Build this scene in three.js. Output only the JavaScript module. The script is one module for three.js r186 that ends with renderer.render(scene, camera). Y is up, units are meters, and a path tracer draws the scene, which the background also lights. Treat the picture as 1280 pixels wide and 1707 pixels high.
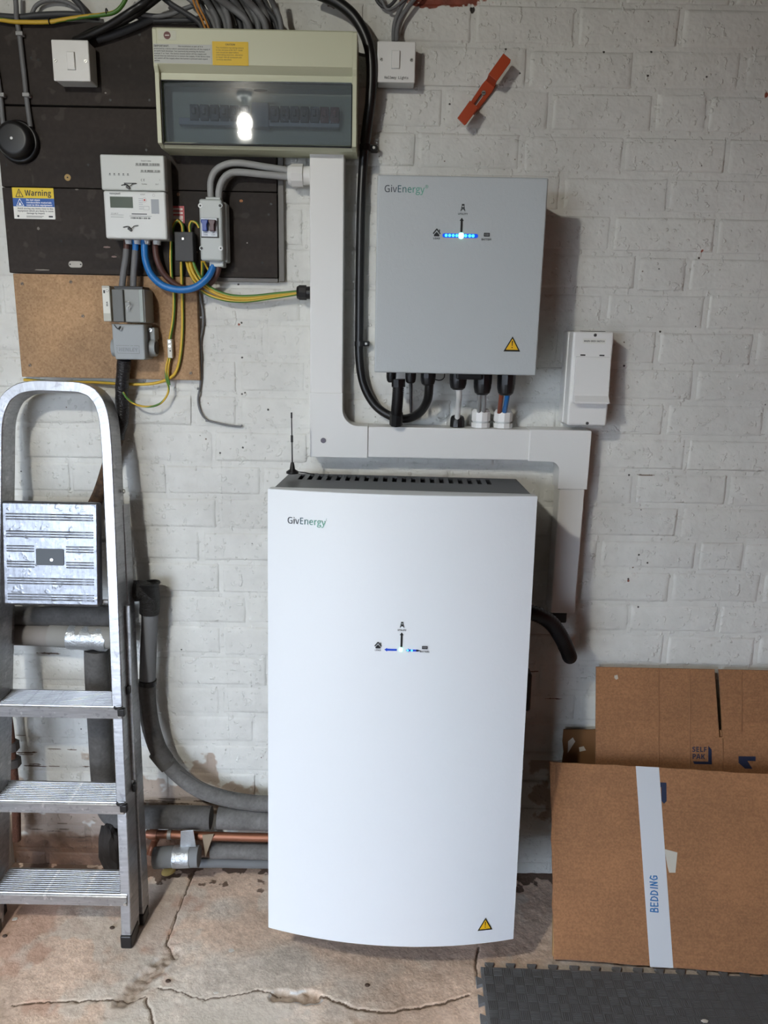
import * as THREE from 'three';
import { RoundedBoxGeometry } from 'three/addons/geometries/RoundedBoxGeometry.js';
import { mergeGeometries, mergeVertices, toCreasedNormals } from 'three/addons/utils/BufferGeometryUtils.js';
import { RectAreaLightUniformsLib } from 'three/addons/lights/RectAreaLightUniformsLib.js';

// ---------------------------------------------------------------- camera, sky, lamp, exposure
// Back wall of the garage is the plane z = 0, floor y = 0, the open garage door is behind the camera at z = 3.2.
const scene = new THREE.Scene();
const camera = new THREE.PerspectiveCamera(67.3, 1280 / 1707, 0.05, 60);
camera.position.set(0, 1.42, 1.8);
camera.rotation.order = 'YXZ';
camera.rotation.set(THREE.MathUtils.degToRad(-13.3), 0, THREE.MathUtils.degToRad(1.15));
scene.add(camera);

const renderer = new THREE.WebGLRenderer({ antialias: true });
renderer.toneMapping = THREE.LinearToneMapping;
renderer.toneMappingExposure = 1.0;
renderer.shadowMap.enabled = true;

scene.background = new THREE.Color().setRGB(0.83, 0.95, 1.14);      // overcast sky beyond the open garage door
scene.backgroundIntensity = 13.5;
const LAMP = { at: [-0.9, 2.3, 2.06], color: new THREE.Color().setRGB(1.0, 0.98, 0.88), intensity: 2.6, down: 1500 };
const DOOR = { z: 3.2, x0: -2.5, x1: -0.85, top: 1.76 };

// ---------------------------------------------------------------- helpers
function rng(seed) { let s = seed >>> 0; return () => { s = (s + 0x6D2B79F5) >>> 0; let t = s; t = Math.imul(t ^ (t >>> 15), t | 1); t ^= t + Math.imul(t ^ (t >>> 7), t | 61); return ((t ^ (t >>> 14)) >>> 0) / 4294967296; }; }
const rand = rng(7);
const V = (p) => new THREE.Vector3(p[0], p[1], p[2]);
const lerp = (a, b, t) => a + (b - a) * t;
const clamp = (v, a = 0, b = 1) => Math.min(b, Math.max(a, v));
const smooth = (a, b, v) => { const t = clamp((v - a) / (b - a)); return t * t * (3 - 2 * t); };

const taken = new Map();
function numbered(name) { const n = taken.get(name) ?? 0; taken.set(name, n + 1); return n ? `${name}_${String(n).padStart(3, '0')}` : name; }
function part(name, geometry, material, parent) {
  const m = new THREE.Mesh(geometry, material);
  m.name = name; m.castShadow = m.receiveShadow = true;
  parent.add(m);
  return m;
}
function tag(o, label, category, group) { o.userData.label = label; o.userData.category = category; if (group) o.userData.group = group; return o; }
function thing(name, label, category, group) {
  const g = new THREE.Group(); g.name = numbered(name); scene.add(g);
  return tag(g, label, category, group);
}
function single(name, geometry, material, label, category, group) {
  return tag(part(numbered(name), geometry, material, scene), label, category, group);
}
function structure(name, geometry, material) {
  const m = part(name, geometry, material, scene); m.userData.kind = 'structure'; m.userData.label = name.replace(/_/g, ' ') + ' of the garage'; m.userData.category = name.split('_')[0]; return m;
}

// noise
function hash2(x, y, s) { let h = Math.imul(x, 374761393) + Math.imul(y, 668265263) + Math.imul(s, 2147483647 ^ 0x5bd1e995); h = Math.imul(h ^ (h >>> 13), 1274126177); return ((h ^ (h >>> 16)) >>> 0) / 4294967296; }
function vnoise(x, y, s = 0) {
  const xi = Math.floor(x), yi = Math.floor(y), fx = x - xi, fy = y - yi, u = fx * fx * (3 - 2 * fx), v = fy * fy * (3 - 2 * fy);
  return lerp(lerp(hash2(xi, yi, s), hash2(xi + 1, yi, s), u), lerp(hash2(xi, yi + 1, s), hash2(xi + 1, yi + 1, s), u), v);
}
function fbm(x, y, oct = 4, s = 0) { let a = 0.5, t = 0, n = 0; for (let i = 0; i < oct; i++) { t += a * vnoise(x, y, s + i); n += a; x = x * 2.03 + 17.1; y = y * 2.03 + 9.7; a *= 0.5; } return t / n; }
// colours handed to dataTexture are sRGB 0..255
function dataTexture(w, h, f, srgb = true) {
  const d = new Uint8Array(w * h * 4);
  for (let j = 0; j < h; j++) for (let i = 0; i < w; i++) {
    const c = f((i + 0.5) / w, (j + 0.5) / h), o = (j * w + i) * 4;
    if (typeof c === 'number') d[o] = d[o + 1] = d[o + 2] = clamp(c) * 255; else { d[o] = clamp(c[0], 0, 255); d[o + 1] = clamp(c[1], 0, 255); d[o + 2] = clamp(c[2], 0, 255); }
    d[o + 3] = 255;
  }
  const t = new THREE.DataTexture(d, w, h);
  t.wrapS = t.wrapT = THREE.RepeatWrapping; t.magFilter = THREE.LinearFilter; t.minFilter = THREE.LinearMipmapLinearFilter; t.generateMipmaps = true;
  if (srgb) t.colorSpace = THREE.SRGBColorSpace;
  t.needsUpdate = true;
  return t;
}
function canvasTexture(w, h, draw) {
  const c = document.createElement('canvas'); c.width = w; c.height = h;
  const g = c.getContext('2d'); draw(g, w, h);
  const t = new THREE.CanvasTexture(c); t.colorSpace = THREE.SRGBColorSpace; t.magFilter = THREE.LinearFilter;
  return t;
}
const std = (color, roughness = 0.6, extra = {}) => new THREE.MeshStandardMaterial({ color, roughness, ...extra });
const phys = (color, roughness = 0.6, extra = {}) => new THREE.MeshPhysicalMaterial({ color, roughness, ...extra });

// geometry
function rbox(w, h, d, r = 0.003, seg = 2) { r = Math.min(r, w / 2.01, h / 2.01, d / 2.01); return new RoundedBoxGeometry(w, h, d, seg, r); }
// box on the wall: rectangle in x, y and from z0 to z1
function wallBox(r, z0, z1, radius = 0.003, seg = 2) { return rbox(r.w, r.h, z1 - z0, radius, seg).translate(r.x, r.y, (z0 + z1) / 2); }
function cyl(r0, r1, h, n = 24) { return new THREE.CylinderGeometry(r0, r1, h, n); }
// short round thing whose axis is z (screws, lids)
function disc(x, y, z, r, d, n = 20) { return new THREE.CylinderGeometry(r, r, d, n).rotateX(Math.PI / 2).translate(x, y, z); }
// solid between an outline in x, y (list of [x, y]) and z0..z1, with bevel
function slab(points, z0, z1, bevel = 0.001, holes = []) {
  const s = points instanceof THREE.Shape ? points : new THREE.Shape(points.map((p) => new THREE.Vector2(p[0], p[1])));
  for (const h of holes) s.holes.push(new THREE.Path(h.map((p) => new THREE.Vector2(p[0], p[1]))));
  const g = new THREE.ExtrudeGeometry(s, { depth: z1 - z0 - 2 * bevel, bevelEnabled: bevel > 0, bevelSize: bevel, bevelOffset: -bevel, bevelThickness: bevel, bevelSegments: 2, curveSegments: 12 });
  return g.translate(0, 0, z0 + bevel);
}
// profile in (z, y) swept along x from x0 to x1
function profileX(points, x0, x1, bevel = 0) {
  const g = slab(points, x0, x1, bevel);           // x -> z, y -> y, z -> x
  return g.applyMatrix4(new THREE.Matrix4().set(0, 0, 1, 0, 0, 1, 0, 0, 1, 0, 0, 0, 0, 0, 0, 1)).index ? g : flip(g);
}
function flip(g) {                                  // turn the winding round after a mirroring
  for (const n of ['position', 'normal', 'uv']) {
    const a = g.attributes[n]; if (!a) continue; const k = a.itemSize;
    for (let i = 0; i < a.count; i += 3) for (let c = 0; c < k; c++) { const t = a.array[(i + 1) * k + c]; a.array[(i + 1) * k + c] = a.array[(i + 2) * k + c]; a.array[(i + 2) * k + c] = t; }
  }
  return g;
}
// tube along points; r is a number or a function of t; squash flattens it; colorAt(t, angle) gives linear rgb
function sweep(points, r, { radial = 10, seg = null, colorAt = null, tension = 0.5, squash = 1, closed = false } = {}) {
  const curve = new THREE.CatmullRomCurve3(points.map((p) => p.isVector3 ? p : V(p)), closed, 'catmullrom', tension);
  const n = seg ?? Math.max(8, Math.round(curve.getLength() / 0.006));
  const fr = curve.computeFrenetFrames(n, closed), rad = typeof r === 'function' ? r : () => r;
  const pos = [], nor = [], uv = [], col = [], idx = [], len = curve.getLength();
  for (let i = 0; i <= n; i++) {
    const t = i / n, c = curve.getPointAt(t), rr = rad(t);
    for (let j = 0; j <= radial; j++) {
      const a = j / radial * Math.PI * 2, cs = Math.cos(a), sn = Math.sin(a) * squash;
      const d = fr.normals[i].clone().multiplyScalar(cs).addScaledVector(fr.binormals[i], sn);
      pos.push(c.x + d.x * rr, c.y + d.y * rr, c.z + d.z * rr); d.normalize(); nor.push(d.x, d.y, d.z); uv.push(t * len, j / radial * Math.PI * 2 * rr);
      if (colorAt) col.push(...colorAt(t, a, len, d));
    }
  }
  for (let i = 0; i < n; i++) for (let j = 0; j < radial; j++) { const a = i * (radial + 1) + j, b = a + radial + 1; idx.push(a, a + 1, b, b, a + 1, b + 1); }
  for (const [i, s] of [[0, -1], [n, 1]]) {          // caps
    const c = curve.getPointAt(i / n), base = pos.length / 3, t = fr.tangents[i];
    pos.push(c.x, c.y, c.z); nor.push(t.x * s, t.y * s, t.z * s); uv.push(0, 0); if (colorAt) col.push(...colorAt(i / n, 0, len));
    for (let j = 0; j <= radial; j++) { const k = (i * (radial + 1) + j) * 3; pos.push(pos[k], pos[k + 1], pos[k + 2]); nor.push(t.x * s, t.y * s, t.z * s); uv.push(0, 0); if (colorAt) col.push(...colorAt(i / n, 0, len)); }
    for (let j = 0; j < radial; j++) s > 0 ? idx.push(base, base + 1 + j, base + 2 + j) : idx.push(base, base + 2 + j, base + 1 + j);
  }
  const g = new THREE.BufferGeometry();
  g.setAttribute('position', new THREE.Float32BufferAttribute(pos, 3)); g.setAttribute('normal', new THREE.Float32BufferAttribute(nor, 3)); g.setAttribute('uv', new THREE.Float32BufferAttribute(uv, 2));
  if (colorAt) g.setAttribute('color', new THREE.Float32BufferAttribute(col, 3));
  g.setIndex(idx);
  return g;
}
const strip = (g) => { const c = g.index ? g.toNonIndexed() : g; for (const k of Object.keys(c.attributes)) if (!['position', 'normal', 'uv'].includes(k)) c.deleteAttribute(k); return c; };
const join = (list) => mergeGeometries(list.map(strip));
const rod = (a, b, r, n = 12, r2 = r) => {
  const A = V(a), B = V(b), g = new THREE.CylinderGeometry(r2, r, A.distanceTo(B), n);
  return g.applyMatrix4(new THREE.Matrix4().compose(A.clone().lerp(B, 0.5), new THREE.Quaternion().setFromUnitVectors(new THREE.Vector3(0, 1, 0), B.clone().sub(A).normalize()), new THREE.Vector3(1, 1, 1)));
};
// printed sheet: flat print on a face that looks towards +z
function print(name, r, z, draw, parent, { clear = false, ppm = 4200, roughness = 0.5, tilt = 0 } = {}) {
  const map = canvasTexture(Math.round(r.w * ppm), Math.round(r.h * ppm), draw);
  const m = new THREE.MeshStandardMaterial({ map, roughness, transparent: clear });
  const o = part(name, new THREE.PlaneGeometry(r.w, r.h), m, parent);
  o.position.set(r.x, r.y, z); o.rotation.z = tilt;
  return o;
}
function wrapText(g, text, x, y, width, line) {
  let row = '';
  for (const w of text.split(' ')) { if (row && g.measureText(row + ' ' + w).width > width) { g.fillText(row, x, y); y += line; row = w; } else row = row ? row + ' ' + w : w; }
  g.fillText(row, x, y); return y + line;
}
function screw(parent, x, y, z, r = 0.004, mat = M.steel) {
  const s = part('screw', disc(x, y, z, r, 0.003, 16), mat, parent);
  part('slot', new THREE.BoxGeometry(r * 1.5, r * 0.3, 0.0006).rotateZ(0.7).translate(x, y, z + 0.0016), M.black, s);
  return s;
}

// ---------------------------------------------------------------- materials
const grainBump = dataTexture(512, 512, (u, v) => { const n = (f, s) => { // tiling noise
  const a = vnoise(u * f, v * f, s), b = vnoise(u * f - f, v * f, s), c = vnoise(u * f, v * f - f, s), d = vnoise(u * f - f, v * f - f, s); return lerp(lerp(a, b, smooth(0.8, 1, u)), lerp(c, d, smooth(0.8, 1, u)), smooth(0.8, 1, v)); };
  return 0.5 * n(24, 1) + 0.3 * n(60, 2) + 0.2 * n(150, 3); }, false);
const rep = (t, x, y) => { const c = t.clone(); c.repeat.set(x, y); c.needsUpdate = true; return c; };
const M = {
  steel: std(0xc9c9c6, 0.32, { metalness: 0.9 }),
  aluminium: std(0xc4c6c9, 0.36, { metalness: 0.85, bumpMap: rep(grainBump, 4, 4), bumpScale: 0.00015 }),
  black: std(0x0d0d0e, 0.5),
  blackPlastic: std(0x161618, 0.42),
  blackCable: std(0x141415, 0.38),
  greyCable: std(0x6f7072, 0.55),
  darkGreyCable: std(0x3c3d40, 0.55),
  paleGreyCable: std(0x9b9c9c, 0.5),
  blueCable: std(0x1f6fb6, 0.42),
  brownCable: std(0x573a35, 0.5),
  redBrownCable: std(0x8c4a35, 0.5),
  whiteCable: std(0xd8d8d6, 0.45),
  whitePlastic: phys(0xe2e2e0, 0.38, { clearcoat: 0.15 }),
  whitePaint: phys(0xdfe3e8, 0.38),
  greyPlastic: std(0x9da2a4, 0.45),
  palePlastic: std(0xcfd3d3, 0.42),
  pipeFoam: std(0x6e6e6c, 0.8, { bumpMap: rep(grainBump, 6, 6), bumpScale: 0.0006 }),
  darkFoam: std(0x5c5b59, 0.82, { bumpMap: rep(grainBump, 6, 6), bumpScale: 0.0006 }),
  copper: std(0x8a5a44, 0.45, { metalness: 0.5 }),
  tape: std(0xaeb2b6, 0.3, { metalness: 0.55, bumpMap: rep(grainBump, 8, 8), bumpScale: 0.0012 }),
};
const GREEN = [0.075, 0.20, 0.03], YELLOW = [0.62, 0.40, 0.035];
const striped = new THREE.MeshStandardMaterial({ vertexColors: true, roughness: 0.45 });
// green stripe on the side that points along dir, or winding round the wire where turns is set
const earthColor = (turns, dir) => (t, a, len, n) => (turns ? Math.sin(a + turns * t * len) > 0.1 : n && n.x * dir[0] + n.y * dir[1] + n.z * dir[2] > 0.42) ? GREEN : YELLOW;
function earth(name, points, r, label, category = 'cable', group, turns = 0, dir = [0.9, 0, 0.4]) {
  return single(name, sweep(points, r, { radial: 16, colorAt: earthColor(turns, dir) }), striped, label, category, group);
}

// ---------------------------------------------------------------- the garage
const ROOM = { x0: -2.6, pier: -0.98, x1: 1.85, z1: 3.2, h: 2.42 };
// wall colour over x -1..1.2, y -0.05..2.2: white paint with dirt, chips and damp
const CHIPS = [];                                   // x, y, rx, ry, kind: 0 dark pit, 1 red brick, 2 brown dirt
const pit = (p, r = 0.003, k = 0) => CHIPS.push([p[0], p[1], r, r, k]);
for (const p of [[-0.1095, 1.4331, 0], [-0.3333, 1.4301, 0], [-0.3338, 1.3524, 0], [-0.3357, 1.269, 0], [-0.3382, 1.5139, 0], [0.6912, 1.5902, 0], [0.4438, 1.9995, 0], [0.2366, 2.0003, 0], [0.1638, 2.0731, 0], [0.6208, 1.4288, 0], [0.5461, 1.3508, 0], [0.5433, 2.0013, 0], [0.5403, 1.9555, 0], [0.6648, 1.9554, 0], [-0.3287, 1.2719, 0], [-0.2749, 1.2341, 0], [-0.39, 1.13, 0], [-0.3357, 1.144, 0], [0.5807, 1.0965, 0], [0.6223, 0.9001, 0], [0.6337, 0.7659, 0], [0.6018, 0.8384, 0], [0.6447, 0.8807, 0], [-0.0265, 1.5251, 0]]) pit(p, 0.0021);
pit([-0.3389, 1.426, 0], 0.003, 1); pit([0.6948, 1.6055, 0], 0.003, 1); pit([0.6022, 0.8337, 0], 0.0025, 1); pit([0.1638, 2.0731, 0], 0.006, 0);
CHIPS.push([...[0.1032, 2.0898, 0].slice(0, 2), 0.085, 0.012, 1], [...[0.0686, 2.0814, 0].slice(0, 2), 0.03, 0.008, 1], [...[0.7962, 1.9231, 0].slice(0, 2), 0.004, 0.006, 1], [...[-0.1211, 2.0792, 0].slice(0, 2), 0.02, 0.008, 2]);
for (const p of [[-0.524, 0.1901, 0], [-0.4603, 0.1969, 0], [-0.3888, 0.2004, 0], [-0.5552, 0.2019, 0], [-0.5952, 0.1957, 0], [-0.8393, 0.6097, 0], [-0.8964, 0.2915, 0], [-0.9165, 0.3311, 0]]) CHIPS.push([p[0], p[1], 0.03, 0.0022, 2]);
for (const p of [[-0.9496, 0.0439, 0], [-0.8692, 0.0402, 0], [-0.7876, 0.0531, 0], [-0.7321, 0.0396, 0], [-0.9519, 0.1983, 0], [-0.9122, 0.1053, 0], [-0.8644, 0.101, 0], [-0.8399, 0.107, 0], [-0.8176, 0.0837, 0], [-0.7823, 0.0827, 0], [-0.7879, 0.0716, 0], [-0.9277, 0.3809, 0], [-0.9201, 0.3258, 0], [-0.896, 0.2968, 0], [-0.8493, 0.2926, 0], [-0.7628, 0.2945, 0], [-0.7985, 0.3424, 0], [-0.8421, 0.3432, 0], [-0.842, 0.1215, 0], [0.6177, 1.0973, 0], [0.387, 0.5873, 0], [0.4452, 0.5142, 0]]) CHIPS.push([p[0], p[1], 0.012 + 0.01 * rand(), 0.0013, 2]);
for (let i = 0; i < 90; i++) pit([-0.98 + 2 * rand(), 0.25 + 1.85 * rand()], 0.0007 + 0.001 * rand(), rand() < 0.6 ? 0 : 2);
const wallColor = dataTexture(2048, 2048, (u, v) => {
  const x = -1 + 2.2 * u, y = -0.05 + 2.25 * v;
  let n = fbm(x * 5, y * 7, 4, 3), m = fbm(x * 45, y * 45, 3, 9);
  let c = [211 + 14 * (n - 0.5) + 12 * (m - 0.5), 211 + 14 * (n - 0.5) + 12 * (m - 0.5), 206 + 12 * (n - 0.5) + 12 * (m - 0.5)];
  const blot = smooth(0.6, 0.72, fbm(x * 3 + 4, y * 9 + 1, 4, 21)); for (let k = 0; k < 3; k++) c[k] = lerp(c[k], [190, 187, 180][k], 0.2 * blot);
  // damp and bare render at the foot of the wall, with a ragged edge
  const edge = 0.055 + 0.05 * fbm(x * 14, 0.3, 4, 31) + 0.02 * fbm(x * 60, y * 60, 2, 33);
  const damp = x < -0.1 ? smooth(edge + 0.012, edge - 0.008, y) : 0; for (let k = 0; k < 3; k++) c[k] = lerp(c[k], [104, 78, 62][k] * (0.8 + 0.4 * m), damp);
  const stain = smooth(0.6, 0.64, fbm(x * 9 + 2, y * 9, 5, 41) + (x < -0.4 ? 0.6 : 0.1) * clamp(0.2 - y, -0.4, 0.12) - (y > 0.34 ? 1 : 0)); for (let k = 0; k < 3; k++) c[k] = lerp(c[k], [140, 112, 92][k], 0.55 * stain);
  for (const [cx, cy, rx, ry, kind] of CHIPS) {
    if (Math.abs(x - cx) > rx * 2 || Math.abs(y - cy) > ry * 2.2) continue;
    const d = Math.hypot((x - cx) / rx, (y - cy) / ry) + 0.9 * (fbm(x * 160, y * 160, 3, 51) - 0.5);
    const s = smooth(1.08, 0.85, d), col = kind === 1 ? [124, 62, 46] : kind === 2 ? [96, 80, 68] : [44, 40, 37];
    for (let k = 0; k < 3; k++) c[k] = lerp(c[k], col[k] * (0.8 + 0.4 * m), s);
  }
  return c;
});
const paintBump = dataTexture(1024, 1024, (u, v) => 0.55 * fbm(u * 22, v * 22, 3, 61) + 0.3 * fbm(u * 90, v * 90, 2, 62) + 0.4 * smooth(0.66, 0.8, fbm(u * 60, v * 60, 3, 66)), false);
const wallPaint = std(0xffffff, 0.62, { map: wallColor, bumpMap: rep(paintBump, 3.6, 3.6), bumpScale: 0.0028 });
const wallUV = (g) => { const p = g.attributes.position, uv = g.attributes.uv; for (let i = 0; i < p.count; i++) uv.setXY(i, (p.getX(i) + 1) / 2.2, (p.getY(i) + 0.05) / 2.25); return g; };

const wallBack = new THREE.Group(); wallBack.name = 'wall_back'; wallBack.userData = { kind: 'structure', label: 'white painted brick wall of the garage behind all fittings', category: 'wall' }; scene.add(wallBack);
part('mortar', wallUV(new THREE.BoxGeometry(2.2, 2.25, 0.1, 1, 1, 1).translate(0.1, 1.075, -0.0535)), wallPaint, wallBack);
part('wall_core', join([new THREE.BoxGeometry(ROOM.x1 - 1.2 + 0.2, ROOM.h + 0.1, 0.1).translate((ROOM.x1 + 1.2) / 2 + 0.1, ROOM.h / 2, -0.052), new THREE.BoxGeometry(1.7, ROOM.h, 0.1).translate(-1.85, ROOM.h / 2, -0.052), new THREE.BoxGeometry(2.3, ROOM.h - 2.15, 0.1).translate(0.05, (ROOM.h + 2.2) / 2 + 0.02, -0.052)]), std(0xcfcdc6, 0.7), wallBack);
const COURSES = [
  [-0.892, -0.664, -0.436, -0.208, 0.02, 0.248, 0.476, 0.704, 0.932, 1.16],
  [-0.745, -0.517, -0.289, -0.061, 0.167, 0.383, 0.601, 0.829, 1.057],
  [-0.856, -0.628, -0.4, -0.172, 0.056, 0.284, 0.512, 0.74, 0.968, 1.196],
  [-0.801, -0.573, -0.345, -0.117, 0.111, 0.339, 0.561, 0.673, 0.901, 1.129],
  [-0.859, -0.631, -0.403, -0.175, 0.053, 0.281, 0.503, 0.729, 0.957, 1.185],
  [-0.765, -0.537, -0.309, -0.081, 0.147, 0.375, 0.608, 0.836, 1.064],
  [-0.875, -0.647, -0.419, -0.191, 0.037, 0.265, 0.493, 0.724, 0.952, 1.18],
  [-0.812, -0.584, -0.356, -0.128, 0.1, 0.328, 0.556, 0.669, 0.897, 1.125],
  [-0.877, -0.649, -0.421, -0.193, 0.035, 0.263, 0.491, 0.719, 0.947, 1.175],
  [-0.737, -0.509, -0.281, -0.056, 0.168, 0.393, 0.618, 0.838, 1.066],
  [-0.799, -0.571, -0.343, -0.184, 0.04, 0.264, 0.489, 0.713, 0.941, 1.169],
  [-0.908, -0.68, -0.452, -0.345, -0.095, 0.154, 0.403, 0.653, 0.886, 1.114],
  [-0.863, -0.635, -0.407, -0.183, 0.04, 0.264, 0.487, 0.711, 0.939, 1.167],
  [-0.748, -0.52, -0.292, -0.07, 0.153, 0.375, 0.597, 0.819, 1.047],
  [-0.857, -0.629, -0.401, -0.178, 0.044, 0.267, 0.489, 0.712, 0.94, 1.168],
  [-0.898, -0.67, -0.442, -0.2, 0.041, 0.283, 0.524, 0.766, 0.877, 1.105],
  [-0.853, -0.625, -0.397, -0.176, 0.045, 0.266, 0.487, 0.708, 0.932, 1.16],
  [-0.79, -0.562, -0.334, -0.098, 0.139, 0.376, 0.612, 0.835, 1.063],
  [-0.854, -0.626, -0.398, -0.176, 0.046, 0.268, 0.49, 0.712, 0.94, 1.168],
  [-0.741, -0.513, -0.285, -0.057, 0.171, 0.399, 0.627, 0.855, 1.083],
  [-0.863, -0.635, -0.407, -0.179, 0.049, 0.277, 0.505, 0.733, 0.961, 1.189],
  [-0.782, -0.554, -0.326, -0.098, 0.13, 0.358, 0.586, 0.814, 1.042],
  [-0.892, -0.664, -0.436, -0.208, 0.02, 0.248, 0.476, 0.704, 0.932, 1.16],
  [-0.778, -0.55, -0.322, -0.094, 0.134, 0.362, 0.59, 0.818, 1.046],
  [-0.892, -0.664, -0.436, -0.208, 0.02, 0.248, 0.476, 0.704, 0.932, 1.16],
  [-0.778, -0.55, -0.322, -0.094, 0.134, 0.362, 0.59, 0.818, 1.046],
  [-0.892, -0.664, -0.436, -0.208, 0.02, 0.248, 0.476, 0.704, 0.932, 1.16]];
{
  const r = rng(21), TOP = 2.1701, H = 0.08194;
  COURSES.forEach((js, k) => {
    const y1 = TOP - k * H, y0 = y1 - H, xs = [ROOM.pier, ...js, Math.min(1.2, js[js.length - 1] + 0.228)];
    const rowJoint = 0.0035 + 0.002 * r();
    for (let b = 0; b + 1 < xs.length; b++) {
      const X0 = xs[b] + 0.004, X1 = xs[b + 1] - 0.004, Y0 = Math.max(y0 + rowJoint, -0.03), Y1 = y1 - rowJoint;
      if (X1 - X0 < 0.02 || Y1 - Y0 < 0.02) continue;
      const e = 0.005 + 0.004 * r(), us = [X0, X0 + e * 0.5, X0 + e * 1.5, lerp(X0, X1, 0.35), lerp(X0, X1, 0.65), X1 - e * 1.5, X1 - e * 0.5, X1], vs = [Y0, Y0 + e * 0.5, Y0 + e * 1.3, (Y0 + Y1) / 2, Y1 - e * 1.3, Y1 - e * 0.5, Y1];
      const lift = 0.0022 * (r() - 0.4), tx = 0.002 * (r() - 0.5), ty = 0.0025 * (r() - 0.5);
      const deep = [0, 0, 0, 0].map(() => r() < 0.3 ? 0.0022 : 0.0048 + 0.0026 * r());     // left, right, bottom, top
      const g = new THREE.PlaneGeometry(1, 1, us.length - 1, vs.length - 1), p = g.attributes.position;
      let i = 0;
      for (let jv = vs.length - 1; jv >= 0; jv--) for (let iu = 0; iu < us.length; iu++, i++) {
        const fx = (us[iu] - X0) / (X1 - X0) - 0.5, fy = (vs[jv] - Y0) / (Y1 - Y0) - 0.5;
        const drop = (n, last, d0, d1) => n === 0 ? d0 : n === last ? d1 : n === 1 ? d0 * 0.45 : n === last - 1 ? d1 * 0.45 : n === 2 ? d0 * 0.07 : n === last - 2 ? d1 * 0.07 : 0;
        const z = lift + tx * fx + ty * fy + 0.0012 * (r() - 0.5) - Math.max(drop(iu, us.length - 1, deep[0], deep[1]), drop(jv, vs.length - 1, deep[2], deep[3]));
        const wob = (iu === 0 || iu === us.length - 1 || jv === 0 || jv === vs.length - 1) ? 0.003 : 0.001;
        p.setXYZ(i, us[iu] + wob * (r() - 0.5), vs[jv] + wob * (r() - 0.5), z);
      }
      g.computeVertexNormals();
      part('brick', wallUV(g), wallPaint, wallBack);
    }
  });
}
const plainWall = std(0x5c554d, 0.75), redBrick = std(0x8a4a3a, 0.85);
structure('wall_pier', new THREE.BoxGeometry(0.3, ROOM.h, 0.3).translate(ROOM.pier - 0.15, ROOM.h / 2, 0.05), std(0xcfcbc2, 0.7, { bumpMap: rep(paintBump, 2, 3), bumpScale: 0.006 }));
structure('wall_left', new THREE.BoxGeometry(0.1, ROOM.h + 0.1, ROOM.z1 + 0.2).translate(ROOM.x0 - 0.05, ROOM.h / 2, ROOM.z1 / 2), std(0x6e655c, 0.75, { bumpMap: rep(paintBump, 4, 3), bumpScale: 0.004 }));
structure('wall_right', new THREE.BoxGeometry(0.1, ROOM.h + 0.1, ROOM.z1 + 0.2).translate(ROOM.x1 + 0.05, ROOM.h / 2, ROOM.z1 / 2), redBrick);
structure('ceiling', new THREE.BoxGeometry(ROOM.x1 - ROOM.x0 + 0.2, 0.1, ROOM.z1 + 0.2).translate((ROOM.x0 + ROOM.x1) / 2, ROOM.h + 0.05, ROOM.z1 / 2), std(0x4a443e, 0.8));
structure('wall_front', join([
  new THREE.BoxGeometry(DOOR.x0 - ROOM.x0, ROOM.h, 0.12).translate((DOOR.x0 + ROOM.x0) / 2, ROOM.h / 2, DOOR.z + 0.06),
  new THREE.BoxGeometry(ROOM.x1 - DOOR.x1, ROOM.h, 0.12).translate((DOOR.x1 + ROOM.x1) / 2, ROOM.h / 2, DOOR.z + 0.06),
  new THREE.BoxGeometry(ROOM.x1 - ROOM.x0, ROOM.h - DOOR.top, 0.12).translate((ROOM.x0 + ROOM.x1) / 2, (ROOM.h + DOOR.top) / 2, DOOR.z + 0.06)]), plainWall);
structure('ground', new THREE.BoxGeometry(30, 0.1, 24).translate(0, -0.08, DOOR.z + 0.12 + 12), std(0x55534f, 0.9));

// concrete floor: real cracks and a broken hollow in a fine grid where the camera looks, plain slab beyond
const CRACKS = [];
const crack = (pts, w, d) => { for (let i = 0; i + 1 < pts.length; i++) CRACKS.push([pts[i][0], pts[i][2], pts[i + 1][0], pts[i + 1][2], w, d]); };
crack([[-0.4881, 0, 0.0135], [-0.4916, 0, 0.0821], [-0.4931, 0, 0.1359], [-0.492, 0, 0.1968], [-0.4948, 0, 0.2449], [-0.49, 0, 0.2725], [-0.465, 0, 0.3075]], 0.0022, 0.006);
crack([[-0.4948, 0, 0.4231], [-0.4768, 0, 0.4528], [-0.4623, 0, 0.4845]], 0.0028, 0.006);
crack([[-0.7745, 0, 0.4449], [-0.7129, 0, 0.4389], [-0.6509, 0, 0.4329], [-0.575, 0, 0.428], [-0.4997, 0, 0.4201]], 0.0022, 0.004);
crack([[-0.4754, 0, 0.3913], [-0.4265, 0, 0.4012], [-0.3824, 0, 0.4204], [-0.3191, 0, 0.4112], [-0.2565, 0, 0.394], [-0.2021, 0, 0.4052]], 0.002, 0.003);
crack([[-0.1166, 0, 0.4063], [-0.083, 0, 0.4179], [-0.0301, 0, 0.4394], [0.0215, 0, 0.4442], [0.0731, 0, 0.4355], [0.1254, 0, 0.4237], [0.1788, 0, 0.4071], [0.2064, 0, 0.3939]], 0.003, 0.006);
crack([[0.2439, 0, 0.2627], [0.2342, 0, 0.2986], [0.2307, 0, 0.3662]], 0.003, 0.005);
const HOLLOWS = [[[-0.4743, 0, 0.299], [-0.5423, 0, 0.4288], 0.028, 0.010], [[-0.2121, 0, 0.4086], [-0.1294, 0, 0.4097], 0.02, 0.010]];
const segDist = (x, z, x0, z0, x1, z1) => { const dx = x1 - x0, dz = z1 - z0, t = clamp(((x - x0) * dx + (z - z0) * dz) / (dx * dx + dz * dz)); return Math.hypot(x - x0 - t * dx, z - z0 - t * dz); };
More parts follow.
